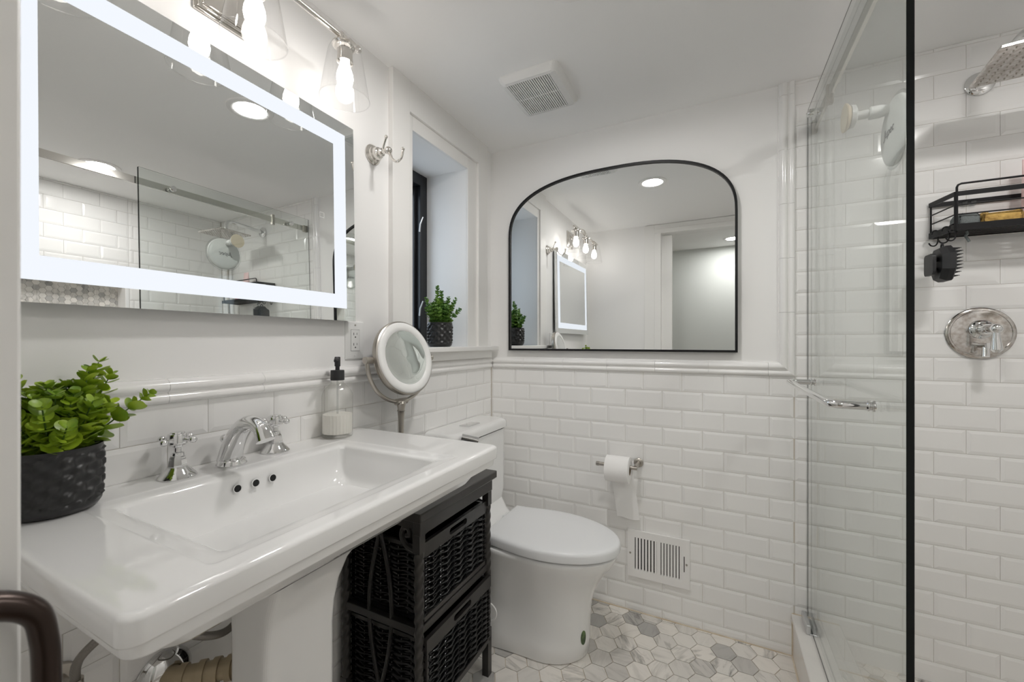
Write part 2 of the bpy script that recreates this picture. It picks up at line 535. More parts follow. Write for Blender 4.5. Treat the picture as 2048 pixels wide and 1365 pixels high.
# ------------------------------------------------------------------ shower far wall with a hexagon-tiled niche
NY0, NY1, NZ0, NZ1 = 0.66, 1.27, 1.33, 1.63
g = G()
g.box(XR, XR + 0.1, YS - 0.115, NY0, -0.004, ZC); g.box(XR, XR + 0.1, NY1, YB + 0.1, -0.004, ZC)
g.box(XR, XR + 0.1, NY0, NY1, -0.004, NZ0); g.box(XR, XR + 0.1, NY0, NY1, NZ1, ZC)
g.box(XR + 0.09, XR + 0.12, NY0, NY1, NZ0, NZ1)
wr = struct(obj('wall_right', g, 'grout', smooth=None))
g = G()
T0 = ZR0 + PITCH * 15
cuboid_tiles(g, YS, NY0 - 0.02, 0, ZC, fr_right, ztop=T0); cuboid_tiles(g, NY1 + 0.02, YB - 0.006, 0, ZC, fr_right, ztop=T0)
cuboid_tiles(g, NY0 - 0.02, NY1 + 0.02, 0, NZ0 - 0.02, fr_right, ztop=T0); cuboid_tiles(g, NY0 - 0.02, NY1 + 0.02, NZ1 + 0.02, ZC, fr_right, ztop=T0)
obj('wall_tiles', g, 'tile', wr, smooth=None)
g = G()
for (a, b, c, d) in ((NY0 - 0.02, NY0, NZ0 - 0.02, NZ1 + 0.02), (NY1, NY1 + 0.02, NZ0 - 0.02, NZ1 + 0.02), (NY0, NY1, NZ0 - 0.02, NZ0), (NY0, NY1, NZ1, NZ1 + 0.02)):
    g.box(XR - 0.008, XR + 0.088, a + (0.001 if a < 0.7 else -0.001), b + (0.001 if a < 0.7 else -0.001), c + 0.001, d + 0.001)
obj('niche_trim', g, 'tile', wr, bevel=0.003)
g = G(); hex_field(g, NY0, NY1, NZ0, NZ1, 0, 0.0165, 0.7, 1.4, 0.003, lambda a, b, d: (XR + 0.0895 - d, a, b))
obj('niche_tiles', g, 'hex', wr, smooth=None)

# ------------------------------------------------------------------ wall with the doorway (camera stands in it)
DX0, DX1, DZ = -0.405, 0.25, 2.07
g = G()
g.box(XW, DX0, YS - 0.115, YS, -0.004, ZC); g.box(DX1, XR, YS - 0.115, YS, -0.004, ZC)
g.box(DX0, DX1, YS - 0.115, YS, DZ, ZC)
ws = struct(obj('wall_front', g, 'paint', smooth=None))
g = G(); cuboid_tiles(g, XC1, XR, 0.045, ZC, fr_south, ztop=T0)
obj('wall_tiles', g, 'tile', ws, smooth=None)
g = G()
g.box(-0.535, -0.455, YS, YS + 0.016, 0, ZC - 0.003); g.box(-0.455, DX1, YS, YS + 0.016, DZ + 0.035, ZC - 0.003)
g.box(-0.455, DX0, YS, YS + 0.021, 0, DZ); g.box(-0.455, DX1, YS, YS + 0.021, DZ, DZ + 0.035)
struct(obj('trim_door_casing', g, 'trim', bevel=0.002))
# sliding door, its edge standing a little out of the wall pocket
g = G(); g.box(-0.75, -0.325, -0.005, 0.033, 0.004, DZ - 0.01)
dr = struct(obj('door_1', g, 'trim', bevel=0.002))
g = G()
g.lathe([(0.022, 0), (0.022, 0.004), (0.016, 0.008), (0.009, 0.010)], (-0.393, 0.033, 1.022), (0, 1, 0), 24)
pth = smooth_path([(-0.393, 0.036, 1.022), (-0.393, 0.06, 1.020), (-0.3905, 0.084, 1.013), (-0.387, 0.097, 1.002), (-0.386, 0.101, 0.985), (-0.3855, 0.102, 0.96), (-0.385, 0.102, 0.90)], 6)
g.tube(pth, [0.0098 - 0.0030 * min(1, max(0, i - 6) / 14) for i in range(len(pth))], 16)
h = obj('door_pull', g, 'bronze', dr); h['label'] = 'dark bronze door pull'

# hallway behind the doorway (seen in the arched mirror)
g = G(); g.box(XL - 0.3, XR + 0.1, -1.15, -1.03, -0.004, ZC)
struct(obj('wall_hall', g, 'hall', smooth=None))
g = G(); g.box(XL - 0.3, XL - 0.2, -1.03, YS - 0.115, -0.004, ZC)
struct(obj('wall_hall_left', g, 'hall', smooth=None))
g = G(); g.box(XR, XR + 0.1, -1.03, YS - 0.115, -0.004, ZC)
struct(obj('wall_hall_right', g, 'hall', smooth=None))

# ------------------------------------------------------------------ window
XF = XL + 0.021                                     # face of the outer casing board
g = G()
g.box(XL, XF, 1.100, 1.190, ZR1 + 0.036, ZC); g.box(XL, XF, 1.680, 1.768, ZR1 + 0.036, ZC)
g.box(XL, XF, 1.190, 1.680, WZ1 + 0.055, ZC)
g.box(XL, XL + 0.010, 1.190, WY0, WZ0, WZ1 + 0.055); g.box(XL, XL + 0.010, WY1, 1.680, WZ0, WZ1 + 0.055)
g.box(XL, XL + 0.010, WY0, WY1, WZ1, WZ1 + 0.055)
struct(obj('trim_window_casing', g, 'trim', bevel=0.0015))
g = G(); g.box(XW + 0.05, XL, WY0, WY1, WZ0, WZ0 + 0.020); g.box(XL, XL + 0.055, 1.075, YB - 0.018, WZ0, WZ0 + 0.020)
struct(obj('trim_window_sill', g, 'trim', bevel=0.003))
g = G(); g.box(XL, XL + 0.030, 1.100, 1.795, ZR1, WZ0)
struct(obj('trim_window_apron', g, 'trim', bevel=0.002))

g = G()
xa, xb = XW - 0.02, XW + 0.045
z0, z1 = WZ0 + 0.02, WZ1
g.box(xa, xb, WY0, WY0 + 0.05, z0, z1); g.box(xa, xb, WY1 - 0.05, WY1, z0, z1)
g.box(xa, xb, WY0 + 0.05, WY1 - 0.05, z0, z0 + 0.055); g.box(xa, xb, WY0 + 0.05, WY1 - 0.05, z1 - 0.055, z1)
win = struct(obj('window_1', g, 'windowframe', bevel=0.003))
g = G()
xs = XW + 0.02
g.box(xa, xs, WY0 + 0.05, WY0 + 0.085, z0 + 0.055, z1 - 0.055); g.box(xa, xs, WY1 - 0.066, WY1 - 0.05, z0 + 0.055, z1 - 0.055)
g.box(xa, xs, WY0 + 0.08, WY1 - 0.08, z0 + 0.055, z0 + 0.09); g.box(xa, xs, WY0 + 0.08, WY1 - 0.08, z1 - 0.09, z1 - 0.055)
obj('window_sash', g, 'windowframe', win, bevel=0.002)
g = G(); g.box(XW - 0.006, XW, WY0 + 0.08, WY1 - 0.06, z0 + 0.08, z1 - 0.08)
obj('window_pane', g, 'pane', win, smooth=None)
for zz in (1.735, 1.335):
    g = G(); g.tube([(xb, WY1 - 0.058, zz - 0.035), (xb + 0.006, WY1 - 0.060, zz), (xb + 0.014, WY1 - 0.050, zz + 0.035)], [0.004, 0.004, 0.003], 10)
    obj('sash_latch', g, 'alu', win)

# ------------------------------------------------------------------ ceiling lights
def downlight(x, y, label, m):
    t = thing('ceiling_light', label, 'ceiling light', (x, y, ZC), 'recessed ceiling downlights')
    g = G(); g.lathe([(0.058, -0.001), (0.058, -0.004), (0.070, -0.007), (0.082, -0.004), (0.084, 0.0)], (x, y, ZC), n=40, cap0=False, cap1=False)
    obj('trim_ring', g, 'whitemetal', t)
    g = G(); g.lathe([(0.059, -0.0035), (0.059, -0.0015)], (x, y, ZC), n=40)
    obj('diffuser', g, m, t)
downlight(-0.345, 1.04, 'round recessed downlight over the middle of the bathroom, seen in both mirrors', 'can')
downlight(0.80, 1.0, 'round recessed downlight above the shower, reflected left in the lit mirror', 'canshower')
downlight(0.143, -0.70, 'round recessed downlight in the hall, reflected at the right rim of the arched mirror', 'canhall')

# ------------------------------------------------------------------ exhaust fan cover
t = thing('exhaust_fan', 'square white slotted fan cover on the ceiling', 'vent', (-0.605, 1.455, ZC))
x0, x1, y0, y1 = -0.722, -0.488, 1.322, 1.585
g = G()
L = [at_z(rrect(x0, x1, y0, y1, 0.02), ZC), at_z(rrect(x0 + 0.003, x1 - 0.003, y0 + 0.003, y1 - 0.003, 0.02), ZC - 0.012),
     at_z(rrect(x0 + 0.014, x1 - 0.014, y0 + 0.014, y1 - 0.014, 0.016), ZC - 0.024),
     at_z(rrect(-0.694, -0.526, 1.348, 1.560, 0.001), ZC - 0.026), at_z(rrect(-0.694, -0.526, 1.348, 1.560, 0.001), ZC - 0.012)]
g.loft(L, cap0=False, cap1=False)
obj('cover', g, 'white', t)
g = G(); g.box(-0.696, -0.524, 1.346, 1.562, ZC - 0.0125, ZC - 0.011)
obj('backing', g, 'gap', t, smooth=None)
g = G()
n = 20; pw = 0.168 / n
for i in range(n):
    xx = -0.694 + (i + 0.5) * pw
    g.box(xx - pw * 0.29, xx + pw * 0.29, 1.348, 1.560, ZC - 0.0255, ZC - 0.013)
g.box(-0.694, -0.526, 1.4525, 1.4555, ZC - 0.0252, ZC - 0.013)
obj('slats', g, 'white', t, smooth=None)

# ------------------------------------------------------------------ heating register on the back wall
t = thing('wall_register', 'white metal heating register low on the tiled wall', 'vent', (-0.221, YB - 0.006, 0.157))
yf = YB - 0.0065
fr = lambda a, b, d: (a, yf - d, b)
g = G()
X0, X1, Z0, Z1 = -0.346, -0.096, 0.157, 0.358
A0, A1, A2, A3 = -0.315, -0.224, -0.209, -0.126
B0, B1 = 0.190, 0.328
for (a, b, c, d) in ((X0, A0, Z0, Z1), (A1, A2, B0, B1), (A3, X1, Z0, Z1), (A0, A3, Z0, B0), (A0, A3, B1, Z1)):
    g.box(a, b, yf - 0.009, yf, c, d)
obj('face_plate', g, 'whitemetal', t, smooth=None)
g = G(); g.box(A0, A3, yf - 0.0005, yf + 0.0005, B0, B1)
obj('backing', g, 'gap', t, smooth=None)
g = G()
for (a0, a1) in ((A0, A1), (A2, A3)):
    for i in range(7):
        xx = a0 + (i + 0.62) * (a1 - a0) / 7
        w = 0.0042
        vs = [(xx - w, yf - 0.0086, B0), (xx + w, yf - 0.0076, B0), (xx + w, yf - 0.0056, B0), (xx - w, yf - 0.0068, B0)]
        g.loft([vs, [(x, y, B1) for x, y, _ in vs]])
obj('louvres', g, 'whitemetal', t, smooth=None)
for xx in (-0.334, -0.108):
    g = G(); g.lathe([(0.0042, 0), (0.0042, 0.0012), (0.002, 0.002)], (xx, yf - 0.009, 0.2575), (0, -1, 0), 14)
    obj('screw', g, 'nickel', t)
g = G(); g.box(-0.1185, -0.1155, yf - 0.0096, yf - 0.009, 0.226, 0.290)
obj('damper_slot', g, 'gap', t, smooth=None)

# ------------------------------------------------------------------ arched mirror
cx, hw, zb, zs, za = -0.424, 0.500, 1.134, 1.690, 1.953
def arch(off):
    w = hw - off; pts = [(cx + w, zb + off)]
    n = 44
    for i in range(n + 1):
        a = pi * i / n
        # super-ellipse head: flat crown, tight shoulders
        ex = 2 / 2.55
        x = w * math.copysign(abs(cos(a)) ** ex, cos(a)); zz = (za - off - zs) * abs(sin(a)) ** ex
        pts.append((cx + x, zs + zz))
    pts.append((cx - w, zb + off))
    return pts
t = thing('arched_mirror', 'large arched mirror in a thin black frame on the back wall', 'mirror', (cx, YB - 0.002, zb))
g = G()
y0, y1 = YB - 0.003, YB - 0.026
o, i_ = arch(0), arch(0.009)
g.loft([[(a, y0, b) for a, b in o], [(a, y1, b) for a, b in o], [(a, y1, b) for a, b in i_], [(a, y0 - 0.004, b) for a, b in i_]], closed=True)
obj('frame', g, 'black', t, smooth=30)
g = G(); i2 = arch(0.006)
g.loft([[(a, YB - 0.018, b) for a, b in i2], [(a, YB - 0.008, b) for a, b in i2]])
obj('mirror_glass', g, 'mirror', t, smooth=30)

# ------------------------------------------------------------------ lit mirror above the sink
t = thing('lighted_mirror', 'rectangular mirror with a glowing white light band above the sink', 'mirror', (-1.003, 0.5475, 1.535))
t.rotation_euler = (0, radians(-1.0), radians(1.0))      # hangs a degree out of true, as its reflection shows
XM = -1.003
def ring_y(y0, y1, z0, z1, Y0, Y1, Z0, Z1, g, xf, xb):
    for (a, b, c, d) in ((y0, Y0, z0, z1), (Y1, y1, z0, z1), (Y0, Y1, z0, Z0), (Y0, Y1, Z1, z1)):
        g.box(xb, xf, a, b, c, d)
g = G(); g.box(XL + 0.013, XM - 0.005, 0.190, 0.905, 1.249, 1.822)
obj('housing', g, 'alu', t, bevel=0.002)
g = G(); ring_y(0.176, 0.9227, 1.239, 1.839, 0.211, 0.8895, 1.276, 1.804, g, XM, XM - 0.005)
g.box(XM - 0.005, XM, 0.2545, 0.8455, 1.317, 1.761)
obj('mirror_glass', g, 'mirror_led', t, smooth=None)
g = G(); ring_y(0.211, 0.8895, 1.276, 1.804, 0.2545, 0.8455, 1.317, 1.761, g, XM, XM - 0.005)
b = obj('light_band', g, 'band', t, smooth=None); b['label'] = 'glowing white light band'
g = G()
for (a, b_, c, d) in ((0.796, 0.811, 1.531, 1.532), (0.796, 0.811, 1.545, 1.546), (0.796, 0.797, 1.532, 1.545), (0.810, 0.811, 1.532, 1.545)):
    g.box(XM, XM + 0.0003, a, b_, c, d)
obj('touch_switch', g, 'white', t, smooth=None)

# ------------------------------------------------------------------ vanity light
BX, BZ = -0.904, 2.000
SY = (0.7935, 0.550, 0.3065)
t = thing('vanity_light', 'three-light nickel vanity bar with clear glass shades above the lit mirror', 'wall light', (XL, 0.5535, 1.98))
g = G()
for (d, w, h_) in ((0.008, 0.0600, 0.0640), (0.014, 0.0535, 0.0575), (0.019, 0.046, 0.050)):
    g.box(XL, XL + d, 0.5535 - w, 0.5535 + w, 1.979 - h_, 1.979 + h_)
obj('backplate', g, 'polnickel', t, bevel=0.0025)
g = G(); g.cyl((BX, 0.265, BZ), (BX, 0.835, BZ), 0.0075, n=16)
for yy in (0.262, 0.838): g.sphere((BX, yy, BZ), 0.011, 16)
for yy in SY:
    g.lathe([(0.0085, -0.018), (0.0115, -0.016), (0.0115, -0.012), (0.009, -0.010), (0.009, 0.010), (0.0115, 0.012), (0.0115, 0.016), (0.0085, 0.018)], (BX, yy, BZ), (0, 1, 0), 16)
obj('bar', g, 'polnickel', t)
g = G()
arm = smooth_path([(XL + 0.016, 0.5535, 1.985), (XL + 0.05, 0.5535, 2.035), (XL + 0.085, 0.5535, 2.052), (-0.918, 0.552, 2.040), (BX, 0.551, 2.012), (BX, 0.550, BZ)], 8)
g.tube(arm, 0.0065, 14)
obj('arm', g, 'polnickel', t)
for yy in SY:
    s = [(0.033, 1.978), (0.0375, 1.9745), (0.0415, 1.966), (0.0455, 1.948), (0.0500, 1.922), (0.0552, 1.890), (0.0600, 1.862), (0.0640, 1.836)]
    g = G()
    g.lathe([(r, z) for r, z in s], (BX, yy, 0), n=48, cap0=False, cap1=False)
    g.lathe([(0.022, 1.980), (0.033, 1.978)], (BX, yy, 0), n=48, cap0=False, cap1=False)
    g.tube([(BX + 0.064 * cos(2 * pi * k / 48), yy + 0.064 * sin(2 * pi * k / 48), 1.836) for k in range(48)], 0.0013, 8, closed=True)
    sh = obj('glass_shade', g, 'shade', t, smooth=60); sh['label'] = 'clear glass shade'
    g = G()
    g.lathe([(0.008, 1.995), (0.012, 1.990), (0.030, 1.986), (0.033, 1.983), (0.033, 1.980), (0.026, 1.978), (0.024, 1.972), (0.020, 1.968),
             (0.020, 1.944), (0.021, 1.943), (0.021, 1.936), (0.015, 1.934)], (BX, yy, 0), n=32)
    obj('socket', g, 'polnickel', t)
    g = G()
    g.lathe([(0.012, 1.936), (0.0135, 1.926), (0.017, 1.916), (0.0205, 1.904), (0.0218, 1.892), (0.0195, 1.880), (0.013, 1.871), (0.003, 1.867)], (BX, yy, 0), n=24)
    bb = obj('bulb', g, 'bulb', t, smooth=80); bb['label'] = 'lit bulb'

# ------------------------------------------------------------------ robe hook
hy, hz = 1.025, 1.807
t = thing('robe_hook', 'polished nickel double robe hook on the wall right of the lit mirror', 'hook', (XL, hy, hz))
g = G(); g.lathe([(0.033, 0), (0.033, 0.004), (0.029, 0.008), (0.025, 0.010), (0.025, 0.016), (0.020, 0.020), (0.0185, 0.030), (0.013, 0.033)], (XL, hy, hz), (1, 0, 0), 32)
obj('flange', g, 'polnickel', t)
g = G(); g.lathe([(0.0135, 0.030), (0.0135, 0.044), (0.008, 0.046), (0.008, 0.066)], (XL, hy, hz), (1, 0, 0), 8)
g.sphere((XL + 0.070, hy, hz), 0.0125, 18)
obj('post', g, 'polnickel', t)
g = G()
g.tube(smooth_path([(XL + 0.072, hy, hz - 0.004), (XL + 0.088, hy, hz - 0.032), (XL + 0.108, hy, hz - 0.044), (XL + 0.126, hy, hz - 0.034), (XL + 0.132, hy, hz - 0.012)], 6), 0.0042, 10)
g.sphere((XL + 0.1322, hy, hz - 0.008), 0.0062, 14)
g.tube(smooth_path([(XL + 0.046, hy, hz + 0.004), (XL + 0.050, hy, hz + 0.022), (XL + 0.060, hy, hz + 0.046)], 5), 0.0038, 10)
g.sphere((XL + 0.0605, hy, hz + 0.047), 0.0060, 14)
obj('prong', g, 'polnickel', t)

# ------------------------------------------------------------------ outlet
oy, oz = 0.946, 1.180
t = thing('wall_outlet', 'white double power outlet just below the right end of the lit mirror', 'outlet', (XL, oy, oz))
g = G()
P = lambda w, h_, x: [(x, oy + a, oz + b) for a, b in rrect(-w, w, -h_, h_, 0.003)]
g.loft([P(0.037, 0.060, XL), P(0.037, 0.060, XL + 0.003), P(0.034, 0.057, XL + 0.0055)], cap0=False)
obj('cover_plate', g, 'white', t)
g = G(); g.box(XL + 0.004, XL + 0.0065, oy - 0.0168, oy + 0.0168, oz - 0.0335, oz + 0.0335)
obj('receptacle', g, 'white', t, bevel=0.0006)
g = G(); g.box(XL + 0.0045, XL + 0.0057, oy - 0.0176, oy + 0.0176, oz - 0.0343, oz + 0.0343)
obj('seam', g, 'gap', t, smooth=None)
g = G()
for s in (-1, 1):
    zc = oz + s * 0.0165
    g.box(XL + 0.006, XL + 0.0067, oy - 0.0075, oy - 0.0055, zc, zc + 0.008)
    g.box(XL + 0.006, XL + 0.0067, oy + 0.0055, oy + 0.0070, zc + 0.001, zc + 0.008)
    g.lathe([(0.0024, 0), (0.0024, 0.0007)], (XL + 0.006, oy, zc - 0.006), (1, 0, 0), 12)
obj('socket_slots', g, 'gap', t, smooth=None)
for s in (-1, 1):
    g = G(); g.lathe([(0.003, 0), (0.003, 0.0008), (0.0015, 0.0012)], (XL + 0.0055, oy, oz + s * 0.0485), (1, 0, 0), 12)
    obj('screw', g, 'nickel' if s > 0 else 'white', t)

# ------------------------------------------------------------------ pedestal sink
SX0, SX1, SY0, SY1, SZ = XL + 0.006, -0.518, 0.187, 0.965, 0.900
BX0, BX1, BY0, BY1 = -0.905, -0.586, 0.315, 0.785
t = thing('pedestal_sink', 'white rectangular pedestal sink under the lit mirror', 'sink', (-0.82, 0.56, 0))
g = G()
def ins(d, r, z, back=0.0):
    return at_z(rrect(SX0 + back, SX1 - d, SY0 + d, SY1 - d, [r, 0.004, 0.004, r]), z)
L = [ins(0.062, 0.03, 0.806), ins(0.055, 0.03, 0.812), ins(0.034, 0.025, 0.843), ins(0.032, 0.025, 0.848), ins(0.009, 0.020, 0.849), ins(0.007, 0.020, 0.852), ins(0.006, 0.020, 0.865),
     ins(0.001, 0.020, 0.8675), ins(0.0, 0.020, 0.870), ins(0.0, 0.020, 0.880), ins(0.0, 0.020, 0.8925), ins(0.0010, 0.020, 0.8955), ins(0.0030, 0.0195, 0.8980), ins(0.0060, 0.019, 0.8995), ins(0.0095, 0.018, 0.900), ins(0.014, 0.018, 0.900)]
def bas(d, r, z, dx=0.0):
    return at_z(rrect(BX0 - d + dx, BX1 + d, BY0 - d, BY1 + d, r), z)
L += [bas(0.039, 0.012, 0.9000), bas(0.034, 0.012, 0.9000), bas(0.031, 0.012, 0.8995), bas(0.028, 0.012, 0.8985), bas(0.017, 0.012, 0.8982), bas(0.014, 0.012, 0.8975), bas(0.005, 0.012, 0.8970), bas(0.0, 0.014, 0.8945), bas(-0.004, 0.016, 0.889)]
for k in range(1, 15):
    ph = pi / 2 * k / 14
    d = 0.004 + 0.138 * (1 - cos(ph)) ** 1.25
    L.append(bas(-d, min(0.016 + 0.11 * (1 - cos(ph)), 0.155 - d), 0.889 - 0.120 * sin(ph) ** 0.85))
g.loft(L)
obj('basin', g, 'porcelain', t, smooth=45, wn=True)
g = G()      # underside of the bowl
U = []
for k in range(8, 15):
    ph = pi / 2 * k / 14
    d = 0.004 + 0.138 * (1 - cos(ph)) ** 1.25
    U.append(bas(-d + 0.012, min(0.028 + 0.11 * (1 - cos(ph)), 0.165 - d), 0.889 - 0.120 * sin(ph) ** 0.85 - 0.012))
g.loft(U, cap0=False)
obj('bowl_underside', g, 'porcelain', t)
g = G()
def bowl_z(x, y):
    q = min(x - BX0, BX1 - x, y - BY0, BY1 - y)
    if q <= 0.004: return 0.889
    c = min(1.0, ((q - 0.004) / 0.138) ** 0.8)
    return 0.889 - 0.120 * sin(math.acos(1 - c)) ** 0.85
def ped(xf, xb, w, z, r):
    P = rrect(xb, xf, 0.557 - w, 0.557 + w, r); out = []
    for i in range(len(P)):
        p, q = P[i], P[(i + 1) % len(P)]
        for k in range(6):
            x, y = p[0] + (q[0] - p[0]) * k / 6, p[1] + (q[1] - p[1]) * k / 6
            out.append((x, y, min(z, bowl_z(x, y) - 0.006)))
    return out
g.loft([ped(-0.70, -0.93, 0.125, 0.0, 0.03), ped(-0.70, -0.93, 0.125, 0.03, 0.03), ped(-0.715, -0.925, 0.110, 0.05, 0.03), ped(-0.745, -0.90, 0.088, 0.09, 0.02), ped(-0.753, -0.875, 0.081, 0.18, 0.014),
        ped(-0.755, -0.868, 0.080, 0.40, 0.014), ped(-0.755, -0.868, 0.080, 0.56, 0.014), ped(-0.750, -0.868, 0.0805, 0.61, 0.014), ped(-0.738, -0.868, 0.083, 0.66, 0.014), ped(-0.715, -0.87, 0.088, 0.71, 0.016),
        ped(-0.680, -0.875, 0.097, 0.755, 0.018), ped(-0.640, -0.88, 0.108, 0.785, 0.02), ped(-0.600, -0.885, 0.120, 0.806, 0.02)], cap1=False)
obj('pedestal', g, 'porcelain', t, smooth=50)
for yy in (0.509, 0.547, 0.585):
    g = G(); g.lathe([(0.0085, -0.001), (0.0088, 0.0008), (0.0075, 0.0012), (0.0068, -0.001)], (BX0 + 0.0105, yy, 0.868), (1, 0, 0.12), 20, cap0=False, cap1=False)
    ho = obj('overflow_hole', g, 'porcelain', t)
    g = G(); g.lathe([(0.0075, -0.0012), (0.0075, 0.0004)], (BX0 + 0.0105, yy, 0.868), (1, 0, 0.12), 20)
    obj('hole_shadow', g, 'gap', ho)
g = G(); g.lathe([(0.024, 0.767), (0.024, 0.7705), (0.019, 0.772), (0.008, 0.773)], (-0.7455, 0.55, 0), n=24)
obj('drain', g, 'chrome', t)

# ------------------------------------------------------------------ widespread faucet
t = thing('faucet', 'chrome three-piece faucet with two cross handles on the sink deck', 'faucet', (-0.98, 0.547, SZ))
g = G()
sx, sy = -0.985, 0.541
g.lathe([(0.029, 0), (0.030, 0.003), (0.027, 0.007), (0.0275, 0.010), (0.024, 0.013)], (sx + 0.012, sy, SZ), n=36)
sp_ = smooth_path([(sx + 0.004, sy, SZ + 0.008), (sx + 0.014, sy, SZ + 0.035), (sx + 0.036, sy, SZ + 0.070), (sx + 0.064, sy, SZ + 0.093), (sx + 0.094, sy, SZ + 0.099), (sx + 0.121, sy, SZ + 0.087), (sx + 0.134, sy, SZ + 0.066)], 7)
N = len(sp_)
g.tube(sp_, [0.0250 - 0.0105 * min(1, (i / (N - 1)) * 1.3) + 0.004 * max(0, i / (N - 1) - 0.72) / 0.28 for i in range(N)], 24)
spt = obj('spout', g, 'chrome', t, smooth=60)
g = G(); g.cyl((sx - 0.014, sy, SZ + 0.004), (sx - 0.014, sy, SZ + 0.050), 0.0035, n=12); g.sphere((sx - 0.014, sy, SZ + 0.055), 0.0098, 18)
obj('lift_knob', g, 'chrome', spt)
for (hx, hy_, ang) in ((-0.980, 0.441, 0.45), (-0.990, 0.6536, 0.30)):
    g = G()
    g.lathe([(0.0320, 0), (0.0325, 0.002), (0.0310, 0.005), (0.0250, 0.012), (0.0190, 0.019), (0.0170, 0.022)], (hx, hy_, SZ), n=36)
    g.lathe([(0.0165, 0.021), (0.0165, 0.026), (0.0140, 0.040), (0.0120, 0.044)], (hx, hy_, SZ), n=8)
    g.lathe([(0.0105, 0.042), (0.0115, 0.046), (0.0105, 0.050), (0.0065, 0.052), (0.0060, 0.060), (0.0090, 0.062), (0.0095, 0.066)], (hx, hy_, SZ), n=20)
    hd = obj('handle', g, 'chrome', t)
    g = G()
    g.lathe([(0.0150, 0.066), (0.0172, 0.069), (0.0172, 0.085), (0.0160, 0.0885), (0.0125, 0.0895), (0.0120, 0.0915), (0.003, 0.0925)], (hx, hy_, SZ), n=28)
    for k in range(4):
        a = ang + k * pi / 2
        d = Vector((cos(a), sin(a), 0)); c0 = Vector((hx, hy_, SZ + 0.0765))
        g.tube([c0 + d * 0.014, c0 + d * 0.021, c0 + d * 0.026], [0.0052, 0.0036, 0.0042], 12)
        g.sphere(c0 + d * 0.0320, 0.0072, 16, sx=1, sy=1, sz=0.95)
    obj('cross_grip', g, 'chrome', hd)

# ------------------------------------------------------------------ soap dispenser
bx, by = -0.985, 0.838
t = thing('soap_dispenser', 'ribbed glass soap bottle with black pump, half full, on the sink', 'soap dispenser', (bx, by, SZ))
rib = lambda a, h: 1 + 0.018 * cos(26 * a)
g = G()
g.lathe([(0.040, 0.001), (0.0415, 0.004), (0.0415, 0.118), (0.0400, 0.126), (0.0340, 0.138), (0.0230, 0.150), (0.0165, 0.157), (0.0160, 0.166)], (bx, by, SZ), n=104, cap1=False, mod=lambda a, h: rib(a, h) if 0.003 < h < 0.152 else 1)
obj('bottle', g, 'bottle', t, smooth=60)
g = G(); g.lathe([(0.0385, 0.012), (0.0395, 0.014), (0.0395, 0.066)], (bx, by, SZ), n=104, mod=rib)
s_ = obj('soap', g, 'soap', t, smooth=60); s_['label'] = 'milky white soap'
g = G(); g.lathe([(0.0188, 0.164), (0.0188, 0.191), (0.0180, 0.193), (0.006, 0.194)], (bx, by, SZ), n=28)
pc = obj('pump', g, 'rubber', t)
g = G(); g.cyl((bx, by, SZ + 0.193), (bx, by, SZ + 0.206), 0.0060, n=14)
g.lathe([(0.0080, 0.204), (0.0080, 0.230), (0.007, 0.2315)], (bx, by, SZ), n=18)
g.tube([(bx, by, SZ + 0.225), (bx + 0.02, by - 0.022, SZ + 0.225), (bx + 0.030, by - 0.033, SZ + 0.221)], [0.006, 0.0055, 0.004], 10)
obj('pump_head', g, 'rubber', pc)
g = G(); g.cyl((bx, by, SZ + 0.02), (bx, by, SZ + 0.166), 0.0028, n=8)
obj('dip_tube', g, 'clear', t)

# ------------------------------------------------------------------ potted plants
def leaf(g, base, d, up, L, W, cup=0.25):
    d = d.normalized(); sd = d.cross(up).normalized(); nn = sd.cross(d).normalized()
    vs = [base]
    ring = []
    for k in range(9):
        a = pi * k / 8
        l = 0.5 - 0.5 * cos(a)
        ring.append((l, sin(a) ** 0.8))
    lo = []; mid = []; hi = []
    for l, w in ring:
        c = base + d * (L * l) + nn * (cup * L * (l - 0.35) ** 2)
        lo.append(c - sd * (W * w) + nn * (cup * W * w)); mid.append(c); hi.append(c + sd * (W * w) + nn * (cup * W * w))
    n = len(ring)
    g.add(lo + mid + hi, [(i, i + 1, n + i + 1, n + i) for i in range(n - 1)] + [(n + i, n + i + 1, 2 * n + i + 1, 2 * n + i) for i in range(n - 1)])

